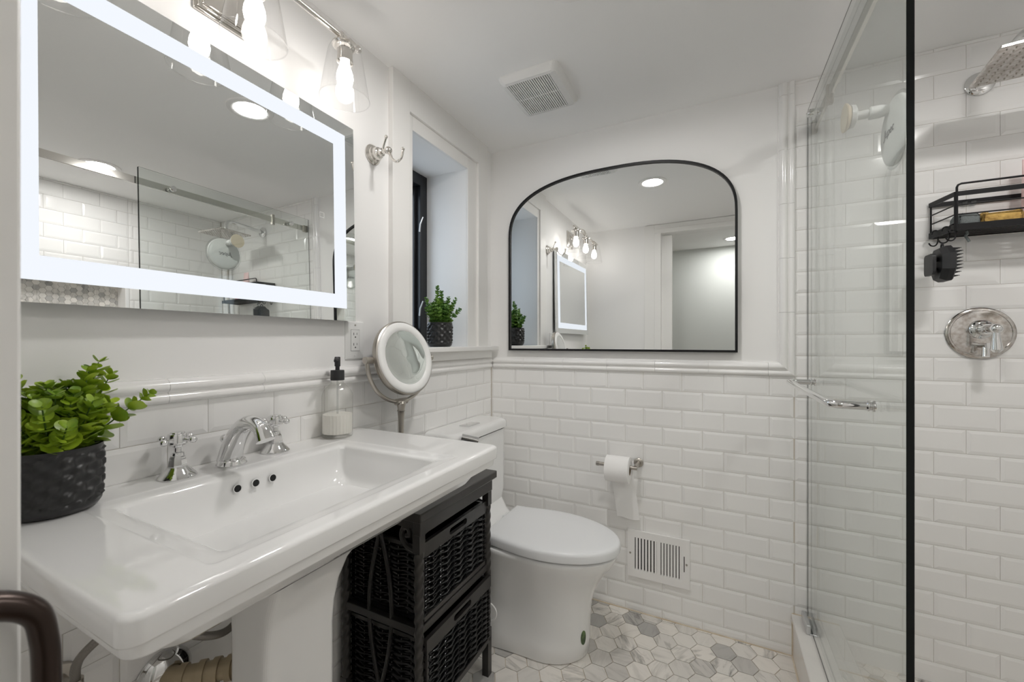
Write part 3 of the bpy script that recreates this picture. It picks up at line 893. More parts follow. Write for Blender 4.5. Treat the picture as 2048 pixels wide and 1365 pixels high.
def plant(name, label, px, py, pz, R, H, stems, leafL, seed, mleaf, squash=1.0):
    rnd = random.Random(seed)
    t = thing(name, label, 'potted plant', (px, py, pz), 'potted plants')
    # pot with a raised diamond lattice
    n, m = 96, 30
    loops = []
    def prof(u):
        if u < 0.10: return R * (0.80 + 0.17 * math.sqrt(max(0.0, u / 0.10)))
        return R * (0.97 + 0.03 * min(1, (u - 0.1) / 0.6))
    for i in range(m + 1):
        u = i / m; L = []
        for j in range(n):
            a = 2 * pi * j / n
            r = prof(u)
            if 0.14 < u < 0.93:
                v = (u - 0.14) / 0.79 * 3.0; w = j / n * 12
                dd = abs(((w + v) % 1) - 0.5) + abs(((w - v) % 1) - 0.5)
                r += 0.0042 * max(-0.6, min(0.7, (0.5 - dd) * 3.6))
            L.append((px + r * cos(a), py + r * sin(a), pz + 0.001 + u * H))
        loops.append(L)
    for (k, dz) in ((0.95, 0.0), (0.92, -0.004), (0.90, -0.016)):
        loops.append([(px + R * k * cos(2 * pi * j / n), py + R * k * sin(2 * pi * j / n), pz + H + dz) for j in range(n)])
    g = G(); g.loft(loops)
    obj('pot', g, 'pot', t, smooth=50)
    g = G(); g.lathe([(R * 0.905, H - 0.014), (R * 0.5, H - 0.008), (0.004, H - 0.006)], (px, py, pz), n=32)
    obj('soil', g, 'soil', t)
    gs = G(); gl = G()
    for (dx, dy, hh, lean) in stems:
        b = Vector((px + dx * R * 0.35, py + dy * R * 0.35, pz + H - 0.012))
        tip = Vector((px + dx * R * lean, py + dy * R * lean, pz + H + hh))
        midp = (b + tip) / 2 + Vector((dx * R * 0.12, dy * R * 0.12, hh * 0.10))
        P = smooth_path([b, midp, tip], 8)
        gs.tube(P, [0.0017 - 0.0009 * i / (len(P) - 1) for i in range(len(P))], 6)
        L = (tip - b).length
        k = max(5, int(L / (leafL * 0.44)))
        rot = rnd.random() * 6
        for q in range(k + 1):
            u = 0.10 + 0.90 * q / k
            idx = min(len(P) - 1, int(u * (len(P) - 1)))
            c = P[idx]
            tg = (P[min(idx + 1, len(P) - 1)] - P[max(idx - 1, 0)]).normalized()
            rot += 1.57 + rnd.uniform(-0.3, 0.3)
            s1 = tg.orthogonal().normalized(); s2 = tg.cross(s1)
            size = leafL * (1.05 - 0.60 * u ** 2) * rnd.uniform(0.8, 1.15)
            for h in range(2 if u < 0.99 else 3):
                a = rot + h * pi + rnd.uniform(-0.2, 0.2)
                out = s1 * cos(a) + s2 * sin(a)
                d = out * 1.0 + tg * rnd.uniform(0.35, 0.9) + Vector((0, 0, rnd.uniform(-0.05, 0.25)))
                leaf(gl, c + out * 0.001, d, tg, size, size * 0.50, rnd.uniform(0.15, 0.5))
    obj('stems', gs, 'stem', t)
    obj('foliage', gl, mleaf, t, smooth=70)
    return t
st = []
r1 = random.Random(3)
for k in range(38):
    a = 2.4 * k; rr = math.sqrt((k + 0.5) / 38)
    st.append((cos(a) * rr, sin(a) * rr, 0.035 + 0.055 * (1 - rr) + r1.uniform(0, 0.035), 0.9 + 0.55 * r1.random()))
st += [(-0.1, 0.75, 0.135, 1.3), (0.15, 0.55, 0.120, 1.2), (-0.3, 0.9, 0.110, 1.5), (0.2, 1.0, 0.075, 2.0), (0.0, 0.2, 0.105, 1.3), (-0.35, -0.5, 0.12, 1.4), (0.3, -0.9, 0.10, 1.3)]
plant('potted_plant', 'green leafy plant in a round charcoal pot on the left end of the sink', -0.962, 0.262, SZ, 0.058, 0.104, st, 0.0285, 11, 'leaf')
st2 = []
for k in range(36):
    a = 2.4 * k; rr = math.sqrt((k + 0.5) / 36)
    st2.append((cos(a) * rr, sin(a) * rr, 0.045 + 0.045 * (1 - rr) + r1.uniform(0, 0.03), 0.9 + 0.35 * r1.random()))
st2 += [(-0.3, -0.1, 0.160, 0.7), (0.1, 0.1, 0.135, 0.8), (0.6, 0.6, 0.105, 1.5), (0.8, 0.6, 0.06, 1.6), (-0.7, -0.5, 0.105, 1.3), (0.5, 0.3, 0.11, 1.2)]
plant('potted_plant', 'green leafy plant in a round charcoal pot on the window sill', -1.072, 1.450, WZ0 + 0.020, 0.053, 0.104, st2, 0.0215, 21, 'leaf2')

# ------------------------------------------------------------------ storage rack, two wicker baskets
RX0, RX1, RY0, RY1 = -1.015, -0.712, 0.872, 1.268
t = thing('storage_rack', 'black wooden rack with curved side bars between sink and toilet', 'rack', ((RX0 + RX1) / 2, (RY0 + RY1) / 2, 0))
g = G(); g.box(RX0 - 0.01, RX1 + 0.014, RY0 - 0.014, RY1 + 0.013, 0.692, 0.717)
obj('top_board', g, 'blackwood', t, bevel=0.003)
g = G(); g.box(RX1 - 0.022, RX1 + 0.002, RY0, RY1, 0.650, 0.692)
obj('top_rail', g, 'blackwood', t, bevel=0.002)
tw = lambda ph: (lambda a, h: 1 + 0.13 * cos(3 * (a - 62 * h + ph)))
for (xx, yy) in ((RX1 - 0.013, RY0 + 0.013), (RX1 - 0.013, RY1 - 0.013), (RX0 + 0.013, RY0 + 0.013), (RX0 + 0.013, RY1 - 0.013)):
    g = G()
    g.box(xx - 0.012, xx + 0.012, yy - 0.012, yy + 0.012, 0.0, 0.165)
    g.box(xx - 0.012, xx + 0.012, yy - 0.012, yy + 0.012, 0.600, 0.692)
    g.lathe([(0.0125, 0.165 + 0.435 * i / 90) for i in range(91)], (xx, yy, 0), n=18, mod=tw(xx * 9))
    lg = obj('leg', g, 'blackwood', t, smooth=50)
for zz in (0.395, 0.130):
    g = G()
    g.box(RX1 - 0.022, RX1 - 0.006, RY0 + 0.02, RY1 - 0.02, zz - 0.022, zz)
    g.box(RX0 + 0.006, RX0 + 0.022, RY0 + 0.02, RY1 - 0.02, zz - 0.022, zz)
    for yy in (RY0 + 0.005, RY1 - 0.021): g.box(RX0 + 0.02, RX1 - 0.02, yy, yy + 0.016, zz - 0.022, zz)
    g.box(RX0 + 0.02, RX1 - 0.02, RY0 + 0.02, RY1 - 0.02, zz - 0.012, zz - 0.006) if zz > 0.2 else None
    obj('shelf_rail' if zz > 0.2 else 'stretcher', g, 'blackwood', t, bevel=0.0015)
for yy in (RY0 + 0.011, RY1 - 0.011):
    g = G(); xm = (RX0 + RX1) / 2
    g.box(RX0 + 0.02, RX1 - 0.02, yy - 0.007, yy + 0.007, 0.665, 0.692)
    for s in (-1, 1):
        P = [(xm + s * 0.055 * cos(pi * (k / 24 - 0.5)) * 1.0 - s * 0.012, yy, 0.140 + 0.53 * k / 24) for k in range(25)]
        g.tube(P, 0.0055, 8)
    # scrolled corner brackets
    for s, xe in ((1, RX1 - 0.025), (-1, RX0 + 0.025)):
        g.tube(smooth_path([(xe, yy, 0.602), (xe - s * 0.030, yy, 0.612), (xe - s * 0.046, yy, 0.634), (xe - s * 0.040, yy, 0.658), (xe - s * 0.022, yy, 0.660), (xe - s * 0.018, yy, 0.644), (xe - s * 0.030, yy, 0.640)], 6), 0.0075, 8)
    obj('side_bars', g, 'blackwood', t)

def weave(g, a0, a1, b0, b1, frame, na, nb, r=0.0045):
    """flat strands woven over and under uprights; frame(a,b,d)"""
    da = (a1 - a0) / na; db = (b1 - b0) / nb
    for i in range(nb):
        b = b0 + (i + 0.5) * db; P = []
        m = na * 4
        for k in range(m + 1):
            a = a0 + (a1 - a0) * k / m
            P.append(frame(a, b + 0.25 * db * sin(pi * (a - a0) / da), 0.0036 * cos(pi * ((a - a0) / da + i))))
        g.tube(P, db * 0.50, 6, flat=0.5)
    for k in range(na):
        a = a0 + (k + 0.5) * da
        g.tube([frame(a, b0, 0), frame(a, b1, 0)], 0.0028, 6)

def basket(z0, z1, dx, label):
    ya, yb, xa, xb = RY0 + 0.027, RY1 - 0.027, RX0 + 0.02, RX1 - 0.014 + dx
    t = thing('wicker_basket', label, 'basket', ((xa + xb) / 2, (ya + yb) / 2, z0), 'black wicker baskets in the rack')
    g = G()
    weave(g, ya, yb, z0 + 0.014, z1 - 0.036, lambda a, b, d: (xb + d, a, b), 10, 19)
    weave(g, xa, xb, z0 + 0.014, z1 - 0.014, lambda a, b, d: (a, ya - d, b), 8, 19)
    weave(g, xa, xb, z0 + 0.014, z1 - 0.014, lambda a, b, d: (a, yb + d, b), 8, 19)
    g.box(xa, xb, ya, yb, z0, z0 + 0.006); g.box(xa, xa + 0.008, ya, yb, z0, z1 - 0.012)
    g.box(xb - 0.007, xb - 0.005, ya, yb, z0, z1 - 0.038)  # liner panels added behind the weave to block light through its gaps
    for yy in (ya + 0.005, yb - 0.007): g.box(xa, xb - 0.006, yy, yy + 0.002, z0, z1 - 0.016)
    obj('woven_body_and_liner', g, 'wicker', t, smooth=60)
    # front board with a slot to pull by
    g = G()
    zc = z1 - 0.019; yc = (ya + yb) / 2
    outer = rrect(ya - 0.006, yb + 0.006, z1 - 0.040, z1, 0.002, 6)
    inner = rrect(yc - 0.048, yc + 0.048, zc - 0.010, zc + 0.010, 0.0098, 6)
    F = lambda poly, x: [(x, a, b) for a, b in poly]
    g.loft([F(outer, xb - 0.006), F(outer, xb + 0.006), F(inner, xb + 0.006), F(inner, xb - 0.006)], closed=True)
    fb = obj('front_board', g, 'blackwood', t, smooth=30); fb['label'] = 'black front board with a grip slot'
    g = G()
    g.box(xa, xb - 0.006, ya - 0.004, ya + 0.006, z1 - 0.018, z1 - 0.006); g.box(xa, xb - 0.006, yb - 0.006, yb + 0.004, z1 - 0.018, z1 - 0.006)
    g.box(xb - 0.006, xb + 0.005, ya - 0.004, yb + 0.004, z0, z0 + 0.014)
    for yy in (ya, yb): g.box(xb - 0.005, xb + 0.005, yy - 0.005, yy + 0.005, z0, z1 - 0.03)
    obj('rim', g, 'blackwood', t, bevel=0.001)
basket(0.398, 0.618, 0.0, 'black wicker basket with cut-out grip on the upper shelf of the rack')
basket(0.132, 0.360, 0.016, 'black wicker basket with cut-out grip on the lower shelf of the rack')

# dark tools lying in the upper basket
t = thing('hair_tool', 'black ribbed hair tool lying in the upper wicker basket', 'hair tool', (-0.80, 0.98, 0.61))
g = G(); g.lathe([(0.006, 0), (0.020, 0.004), (0.020, 0.150), (0.012, 0.156)], (-0.775, 0.915, 0.612), (-0.25, 0.95, 0.0), 28, mod=lambda a, h: 1 + 0.05 * cos(9 * a))
obj('barrel', g, 'rubber', t)
g = G(); g.tube(smooth_path([(-0.812, 1.060, 0.612), (-0.835, 1.100, 0.620), (-0.845, 1.14, 0.612)], 5), 0.013, 14)
obj('handle', g, 'black', t)
t = thing('hair_dryer', 'dark rounded hair dryer lying in the upper wicker basket behind the grip', 'hair dryer', (-0.87, 1.10, 0.60))
g = G(); g.lathe([(0.022, 0), (0.026, 0.01), (0.034, 0.07), (0.040, 0.12), (0.036, 0.155), (0.016, 0.165)], (-0.93, 0.96, 0.603), (0.15, 1, 0), 28)
obj('barrel', g, 'rubber', t)
g = G(); g.tube([(-0.910, 1.085, 0.60), (-0.925, 1.14, 0.605), (-0.94, 1.19, 0.607)], [0.017, 0.016, 0.014], 14)
obj('handle', g, 'black', t)

# ------------------------------------------------------------------ make-up mirror on the rack
mx_, my_, mz_ = -0.945, 1.062, 1.118
t = thing('makeup_mirror', 'round brushed nickel make-up mirror on a stand beside the sink', 'mirror', (mx_, my_, 0.717))
nrm = Vector((0.950, -0.06, 0.22)).normalized()
side = Vector((0, 0, 1)).cross(nrm).normalized(); upv = nrm.cross(side)
C0 = Vector((mx_, my_, mz_)); CF = C0 + nrm * 0.017
g = G()
g.lathe([(0.070, 0), (0.070, 0.006), (0.064, 0.012), (0.030, 0.018), (0.014, 0.026), (0.010, 0.05), (0.0085, 0.12), (0.0100, 0.20), (0.0115, 0.225), (0.0135, 0.228), (0.0115, 0.231), (0.013, 0.240), (0.016, 0.252), (0.012, 0.262), (0.005, 0.264)], (mx_, my_, 0.717), n=36)
obj('stand', g, 'nickel', t)
g = G()
P = []
for k in range(37):
    a = pi + pi * k / 36
    P.append(C0 + side * 0.142 * cos(a) + Vector((0, 0, 1)) * 0.142 * sin(a))
g.tube(P, 0.0065, 14)
g.cyl(C0 - side * 0.150 - nrm * 0.0, C0 - side * 0.120, 0.011, n=18); g.cyl(C0 + side * 0.120, C0 + side * 0.150, 0.011, n=18)
bz = C0 - Vector((0, 0, 1)) * 0.142
g.cyl(bz - side * 0.024, bz + side * 0.024, 0.0105, n=18)
obj('yoke', g, 'nickel', t)
g = G()
g.lathe([(0.118, -0.016), (0.1235, -0.012), (0.1255, 0.0), (0.1240, 0.006), (0.120, 0.008)], CF, nrm, 64, cap1=False)
obj('rim', g, 'nickel', t)
g = G()
g.lathe([(0.120, 0.006), (0.119, 0.010), (0.114, 0.0135), (0.104, 0.0145), (0.094, 0.0125), (0.0905, 0.009)], CF, nrm, 64, cap0=False, cap1=False)
lr = obj('light_ring', g, 'white', t, smooth=60); lr['label'] = 'frosted white ring around the glass'
g = G()
g.lathe([(0.0915, 0.0095), (0.075, 0.0088), (0.055, 0.0075), (0.03, 0.0066), (0.002, 0.0062)], CF, nrm, 64, cap0=False)
obj('mirror_glass', g, 'mirror', t, smooth=80)

# ------------------------------------------------------------------ toilet
TY = 1.515
t = thing('toilet', 'white skirted toilet with closed lid by the back wall', 'toilet', (-0.68, TY, 0))
def dshape(xb, xm, xf, w, wb, z, n=28, p=2.0):
    out = []
    for k in range(n + 1):
        a = -pi / 2 + pi * k / n
        out.append((xm + (xf - xm) * math.copysign(abs(cos(a)) ** (2 / p), cos(a)), TY + w * math.copysign(abs(sin(a)) ** (2 / p), sin(a)), z))
    m = 10
    for k in range(1, m + 1):     # far side back along to the rear
        u = k / (m + 1); s = u * u * (3 - 2 * u)
        out.append((xm + (xb - xm) * u, TY + w + (wb - w) * s, z))
    for k in range(8):
        out.append((xb, TY + wb * (1 - 2 * k / 7) * 0.985, z))
    for k in range(1, m + 1):
        u = 1 - k / (m + 1); s = u * u * (3 - 2 * u)
        out.append((xm + (xb - xm) * u, TY - w - (wb - w) * s, z))
    return out
g = G()
g.loft([dshape(-1.00, -0.60, -0.440, 0.130, 0.150, 0.0), dshape(-1.00, -0.60, -0.432, 0.134, 0.152, 0.006), dshape(-1.00, -0.60, -0.428, 0.130, 0.150, 0.06), dshape(-1.00, -0.60, -0.426, 0.125, 0.150, 0.14),
        dshape(-1.00, -0.60, -0.420, 0.123, 0.150, 0.20), dshape(-1.00, -0.60, -0.405, 0.130, 0.150, 0.25), dshape(-1.00, -0.60, -0.378, 0.146, 0.150, 0.30), dshape(-1.00, -0.60, -0.345, 0.164, 0.150, 0.345),
        dshape(-1.00, -0.60, -0.326, 0.174, 0.152, 0.375), dshape(-1.00, -0.60, -0.323, 0.176, 0.152, 0.388), dshape(-0.99, -0.60, -0.330, 0.171, 0.150, 0.3925)])
obj('bowl', g, 'porcelain', t, smooth=60)
g = G()
def tk(d, z, r=0.045, xf=-0.880): return at_z(rrect(-1.030, xf - d, TY - 0.228 + d, TY + 0.215 - d, [r, 0.01, 0.01, r]), z)
g.loft([at_z(rrect(-1.03, -0.800, TY - 0.150, TY + 0.150, [0.03, 0.01, 0.01, 0.03]), 0.385), at_z(rrect(-1.03, -0.800, TY - 0.150, TY + 0.150, [0.03, 0.01, 0.01, 0.03]), 0.398),
        at_z(rrect(-1.03, -0.835, TY - 0.165, TY + 0.163, [0.035, 0.01, 0.01, 0.035]), 0.406), at_z(rrect(-1.03, -0.858, TY - 0.185, TY + 0.175, [0.04, 0.01, 0.01, 0.04]), 0.422), tk(0.012, 0.455), tk(0.006, 0.50), tk(0.004, 0.774)])
obj('tank', g, 'porcelain', t, smooth=50, wn=True)
g = G(); g.loft([tk(0.008, 0.773), tk(0.008, 0.779)])
obj('lid_gap', g, 'gap', t)
g = G(); g.loft([tk(0.004, 0.778), tk(-0.004, 0.781), tk(-0.005, 0.800), tk(-0.001, 0.812), tk(0.008, 0.818), tk(0.022, 0.820)])
tl = obj('tank_lid', g, 'porcelain', t, smooth=50, wn=True)
g = G(); g.loft([at_z(rrect(-0.968, -0.920, 1.440, 1.535, 0.004), 0.8198), at_z(rrect(-0.968, -0.920, 1.440, 1.535, 0.004), 0.8235), at_z(rrect(-0.965, -0.923, 1.443, 1.532, 0.004), 0.8245)])
fb = obj('flush_button', g, 'chrome', tl)
g = G()
g.tube([(-0.888, 1.325, 0.755), (-0.868, 1.325, 0.758), (-0.850, 1.325, 0.772), (-0.848, 1.325, 0.80)], 0.0055, 12)
g.cyl((-0.868, 1.310, 0.813), (-0.815, 1.345, 0.797), 0.0125, n=20)
obj('flush_lever', g, 'chrome', t)
g = G()
g.loft([dshape(-0.80, -0.60, -0.338, 0.163, 0.146, 0.391), dshape(-0.80, -0.60, -0.338, 0.163, 0.146, 0.403)])
obj('seat_gap', g, 'gap', t)
g = G()
D = lambda d, z: dshape(-0.812 + d, -0.60, -0.314 - d, 0.182 - d, 0.158 - d, z, p=2.0)
g.loft([D(0.006, 0.4005), D(0.001, 0.402), D(0.0, 0.406), D(0.0, 0.425), D(0.0025, 0.4325), D(0.008, 0.437), D(0.016, 0.4395), D(0.035, 0.441), D(0.09, 0.4425)])
obj('seat_lid', g, 'seat', t, smooth=50, wn=True)
for s in (-1, 1):
    g = G(); g.cyl((-0.822, TY + s * 0.075 - 0.02, 0.412), (-0.822, TY + s * 0.075 + 0.02, 0.412), 0.011, n=16)
    obj('hinge', g, 'seat', t)
g = G()
for k, (zz) in enumerate((0.0,)):
    pts0 = []; pts1 = []
    for j in range(20):
        a = 2 * pi * j / 20
        ph = -0.36 + 0.095 * cos(a); zz = 0.082 + 0.026 * sin(a)
        w, xf = 0.1285, -0.4275
        pts0.append((-0.60 + (xf + 0.60 + 0.0004) * cos(ph), TY + (w + 0.0004) * sin(ph), zz))
        pts1.append((-0.60 + (xf + 0.60 + 0.0016) * cos(ph), TY + (w + 0.0016) * sin(ph), zz))
    g.loft([pts0, pts1])
sk = obj('sticker', g, 'sticker', t); sk['label'] = 'small oval green sticker on the base'

# white cable looping out behind the rack
g = G()
g.tube(smooth_path([(-1.0, 1.302, 0.16), (-0.90, 1.300, 0.17), (-0.80, 1.302, 0.225), (-0.735, 1.305, 0.215), (-0.715, 1.307, 0.185), (-0.735, 1.305, 0.155), (-0.80, 1.302, 0.150), (-0.90, 1.300, 0.14), (-1.0, 1.302, 0.12)], 6), 0.003, 8)
tag(obj('cable', g, 'white'), 'thin white cable looping out beside the toilet base', 'cable')

# ------------------------------------------------------------------ toilet roll on its holder
hx0, hz0, hyy = -0.300, 0.652, YB - 0.006
t = thing('paper_holder', 'chrome toilet roll arm on the tiled back wall', 'toilet roll holder', (hx0, hyy, hz0))
g = G(); g.lathe([(0.020, 0), (0.020, 0.004), (0.017, 0.007), (0.009, 0.009)], (hx0, hyy, hz0), (0, -1, 0), 28)
obj('flange', g, 'nickel', t)
g = G(); ry = hyy - 0.078
g.cyl((hx0, hyy - 0.006, hz0), (hx0, ry - 0.006, hz0), 0.0085, n=16)
obj('post', g, 'nickel', t)
g = G(); g.cyl((hx0 + 0.006, ry, hz0 - 0.004), (-0.452, ry, hz0 - 0.004), 0.0080, n=16)
g.lathe([(0.0080, 0), (0.0095, 0.002), (0.0095, 0.012), (0.0085, 0.014)], (-0.452, ry, hz0 - 0.004), (-1, 0, 0), 18)
obj('arm', g, 'nickel', t)
rc = (ry, hz0 - 0.0165)
t = thing('toilet_roll', 'white toilet paper roll with loose sheet hanging above the register', 'toilet roll', (-0.37, rc[0], rc[1]))
g = G()
X0r, X1r, Rr = -0.4215, -0.3225, 0.054
g.lathe([(0.0205, 0), (0.050, 0), (Rr, 0.0015), (Rr, 0.0975), (0.050, 0.099), (0.0205, 0.099), (0.0205, 0.0)], (X0r, rc[0], rc[1]), (1, 0, 0), 56, cap0=False, cap1=False)
rl = obj('roll', g, 'paper', t, smooth=60)
g = G(); g.lathe([(0.0200, 0.0), (0.0206, 0.0), (0.0206, 0.099), (0.0200, 0.099), (0.0200, 0)], (X0r, rc[0], rc[1]), (1, 0, 0), 36, cap0=False, cap1=False)
obj('core', g, 'card', rl)
g = G()
rows = []
for k in range(15):
    u = k / 14
    a = radians(0 - 0)
    yy = rc[0] + (Rr + 0.0008) * cos(max(0, 0.5 - u * 3)) - 0.010 * u
    zz = rc[1] + Rr * 0.2 - u * 0.232
    r_ = []
    for j in range(9):
        xx = X0r + 0.002 + (0.095) * j / 8 + u * 0.034
        r_.append((xx, yy + 0.0025 * sin(j * 1.1 + k * 0.6) * u, zz + 0.004 * sin(j * 0.9) * u))
    rows.append(r_)
back = [[(x, y + 0.0005, z) for x, y, z in r_] for r_ in rows]
g.loft([r_ + q_[::-1] for r_, q_ in zip(rows, back)])
obj('loose_sheet', g, 'paper', t, smooth=80)

# ------------------------------------------------------------------ plumbing under the sink
def hose(name, label, pts, r):
    g = G(); g.tube(smooth_path(pts, 8), r, 12)
    return tag(obj(name, g, 'braid'), label, 'hose', 'faucet supply hoses')
hose('supply_hose', 'braided hose slanting down to the shut-off valve under the sink', [(-0.975, 0.441, 0.80), (-0.95, 0.40, 0.76), (-0.92, 0.33, 0.70), (-0.935, 0.285, 0.655), (-0.955, 0.285, 0.61)], 0.0068)
hose('supply_hose', 'dark hose arching under the sink left of the pedestal', [(-0.99, 0.6536, 0.76), (-0.95, 0.58, 0.62), (-0.92, 0.515, 0.572), (-0.92, 0.465, 0.580), (-0.94, 0.425, 0.615), (-0.96, 0.41, 0.68), (-0.985, 0.47, 0.80)], 0.0075)
t = thing('shutoff_valve', 'chrome shut-off valve on the wall below the sink', 'valve', (XL + 0.006, 0.285, 0.585))
g = G(); g.lathe([(0.026, 0), (0.024, 0.006), (0.010, 0.008), (0.010, 0.06)], (XL + 0.006, 0.285, 0.585), (1, 0, 0), 24)
g.cyl((-0.955, 0.285, 0.57), (-0.955, 0.285, 0.612), 0.0105, n=12)
obj('body', g, 'nickel', t)
g = G(); g.lathe([(0.012, 0), (0.020, 0.004), (0.020, 0.010), (0.012, 0.014)], (-0.952, 0.297, 0.560), (0.4, 0.6, -0.3), 24, mod=lambda a, h: 1 + 0.14 * cos(5 * a))
obj('knob', g, 'chrome', t)
t = thing('waste_pipe', 'aged brass waste pipe with a chrome collar under the sink', 'pipe', (XL + 0.006, 0.440, 0.482))
g = G(); g.lathe([(0.050, 0), (0.048, 0.006), (0.040, 0.014), (0.026, 0.022)], (XL + 0.006, 0.440, 0.482), (1, 0, 0), 36)
obj('wall_collar', g, 'chrome', t)
g = G(); pp = smooth_path([(XL + 0.02, 0.440, 0.482), (-0.995, 0.450, 0.480), (-0.96, 0.485, 0.478), (-0.92, 0.52, 0.480), (-0.87, 0.55, 0.49)], 6)
g.tube(pp, 0.020, 20)
for i in (7, 11, 14, 17):
    d = (pp[i + 1] - pp[i - 1]).normalized(); g.cyl(pp[i] - d * 0.006, pp[i] + d * 0.006, 0.0245, n=24)
obj('pipe', g, 'pvc', t, smooth=50)

# ------------------------------------------------------------------ shower door and rail
GX = 0.297
GY0, GY1, GZ0, GZ1 = 0.945, 1.832, 0.166, 2.014
t = thing('shower_door', 'clear frameless glass shower door standing on the curb', 'shower door', (GX + 0.006, (GY0 + GY1) / 2, GZ0))
g = G(); e = 0.0006
g.box(GX, GX + 0.011, GY0 + e, GY1 - e, GZ0 + e, GZ1 - e)
# the sheet faces only; the cut edges are their own strips
g.f = [f for f in g.f if len({round(g.v[i][0], 4) for i in f}) == 1]; g.mi = [0] * len(g.f)
obj('glass_panel', g, 'glass', t, smooth=None)
g = G()
g.box(GX, GX + 0.011, GY0, GY0 + e, GZ0, GZ1)
g.box(GX + 0.004, GX + 0.007, GY1 - e, GY1, GZ0, GZ1); g.box(GX, GX + 0.0016, GY0, GY1, GZ1 - e, GZ1); g.box(GX, GX + 0.003, GY0, GY1, GZ0, GZ0 + e)
ge = obj('glass_edge', g, 'glassedge', t, smooth=None); ge['label'] = 'dark polished glass edge'
g = G()
zz, xo = 1.040, 0.222
bar = [(GX, 1.105, zz), (xo + 0.03, 1.105, zz)]
k = 6
for q in range(k + 1):
    a = pi / 2 * q / k; bar.append((xo + 0.022 - 0.022 * sin(a), 1.105 + 0.022 * (1 - cos(a)), zz))
for q in range(k + 1):
    a = pi / 2 * q / k; bar.append((xo + 0.022 * (1 - cos(a)), 1.653 + 0.022 * sin(a), zz))
bar += [(xo + 0.03, 1.675, zz), (GX, 1.675, zz)]
g.tube(bar, 0.0092, 16)
for yy in (1.105, 1.675): g.lathe([(0.0092, 0.0), (0.0115, 0.002), (0.0115, 0.005), (0.0092, 0.007), (0.0092, 0.0085), (0.0120, 0.010), (0.0120, 0.013), (0.0125, 0.0145)], (GX - 0.0145, yy, zz), (1, 0, 0), 24)
obj('towel_bar', g, 'chrome', t)
for yy in (1.075, 1.700):
    g = G(); g.lathe([(0.012, 0), (0.013, 0.003), (0.013, 0.014), (0.010, 0.018)], (GX, yy, 1.955), (-1, 0, 0), 20)
    g.cyl((GX + 0.011, yy, 1.955), (GX + 0.020, yy, 1.955), 0.010, n=16)
    obj('roller_bolt', g, 'chrome', t)
t = thing('shower_rail', 'brushed steel sliding rail running behind the top of the shower door', 'rail', (GX + 0.024, 1.0, 1.955))
g = G(); g.box(GX + 0.018, GX + 0.028, YS + 0.006, YB - 0.030, 1.940, 1.972)
obj('bar', g, 'polnickel', t, bevel=0.001)
for (ya, yb) in ((YB - 0.036, YB - 0.006), (YS + 0.006, YS + 0.036)):
    g = G(); g.box(GX + 0.0145, GX + 0.032, ya, yb, 1.936, 1.976)
    obj('wall_bracket', g, 'nickel', t, bevel=0.0015)
for yy in (1.60, 0.30):
    g = G(); g.box(GX + 0.0145, GX + 0.033, yy - 0.008, yy + 0.008, 1.925, 1.986)
    obj('stop', g, 'nickel', t, bevel=0.0015)
# guide block on the curb
g = G(); g.box(GX - 0.016, GX - 0.003, 1.725, 1.815, ZCURB, ZCURB + 0.032); g.box(GX + 0.014, GX + 0.026, 1.725, 1.815, ZCURB, ZCURB + 0.032); g.box(GX - 0.016, GX + 0.026, 1.725, 1.815, ZCURB, ZCURB + 0.004)
tag(obj('door_guide', g, 'alu', bevel=0.002), 'small grey guide block on the curb at the foot of the glass', 'door guide')

# ------------------------------------------------------------------ shower head
fx, fz = 0.753, 1.999
t = thing('rain_shower', 'square chrome rain shower head on a wall arm', 'shower head', (fx, YB - 0.006, fz))
g = G(); g.lathe([(0.036, 0), (0.036, 0.003), (0.030, 0.008), (0.016, 0.011)], (fx, YB - 0.006, fz), (0, -1, 0), 32)
obj('flange', g, 'chrome', t)
g = G()
g.tube([(fx, YB - 0.012, fz), (fx, 1.70, fz + 0.012), (fx, 1.625, fz + 0.018)] + [(fx, 1.625 - 0.035 * sin(a), fz - 0.017 + 0.035 * cos(a)) for a in (0.3, 0.6, 0.9, 1.2, 1.57)] + [(fx, 1.590, fz - 0.045)], 0.0115, 16)
g.lathe([(0.015, 0), (0.015, 0.012), (0.011, 0.02)], (fx, 1.590, 1.938), n=20)
obj('arm', g, 'chrome', t)
turn = lambda x, y: (fx + 0.012 + (x - fx) * cos(0.10) + (y - 1.59) * sin(0.10), 1.59 - (x - fx) * sin(0.10) + (y - 1.59) * cos(0.10))
g = G(); sq = [turn(fx - 0.1, 1.49), turn(fx + 0.1, 1.49), turn(fx + 0.1, 1.69), turn(fx - 0.1, 1.69)]
g.loft([at_z(sq, 1.929), at_z(sq, 1.938)])
pl = obj('plate', g, 'chrome_spotted', t, bevel=0.002)
g = G()
for i in range(11):
    for j in range(11):
        g.lathe([(0.0022, 0), (0.0016, 0.0022)], (*turn(fx - 0.085 + 0.017 * i, 1.505 + 0.017 * j), 1.929), (0, 0, -1), 8)
obj('nozzles', g, 'nickel', pl)

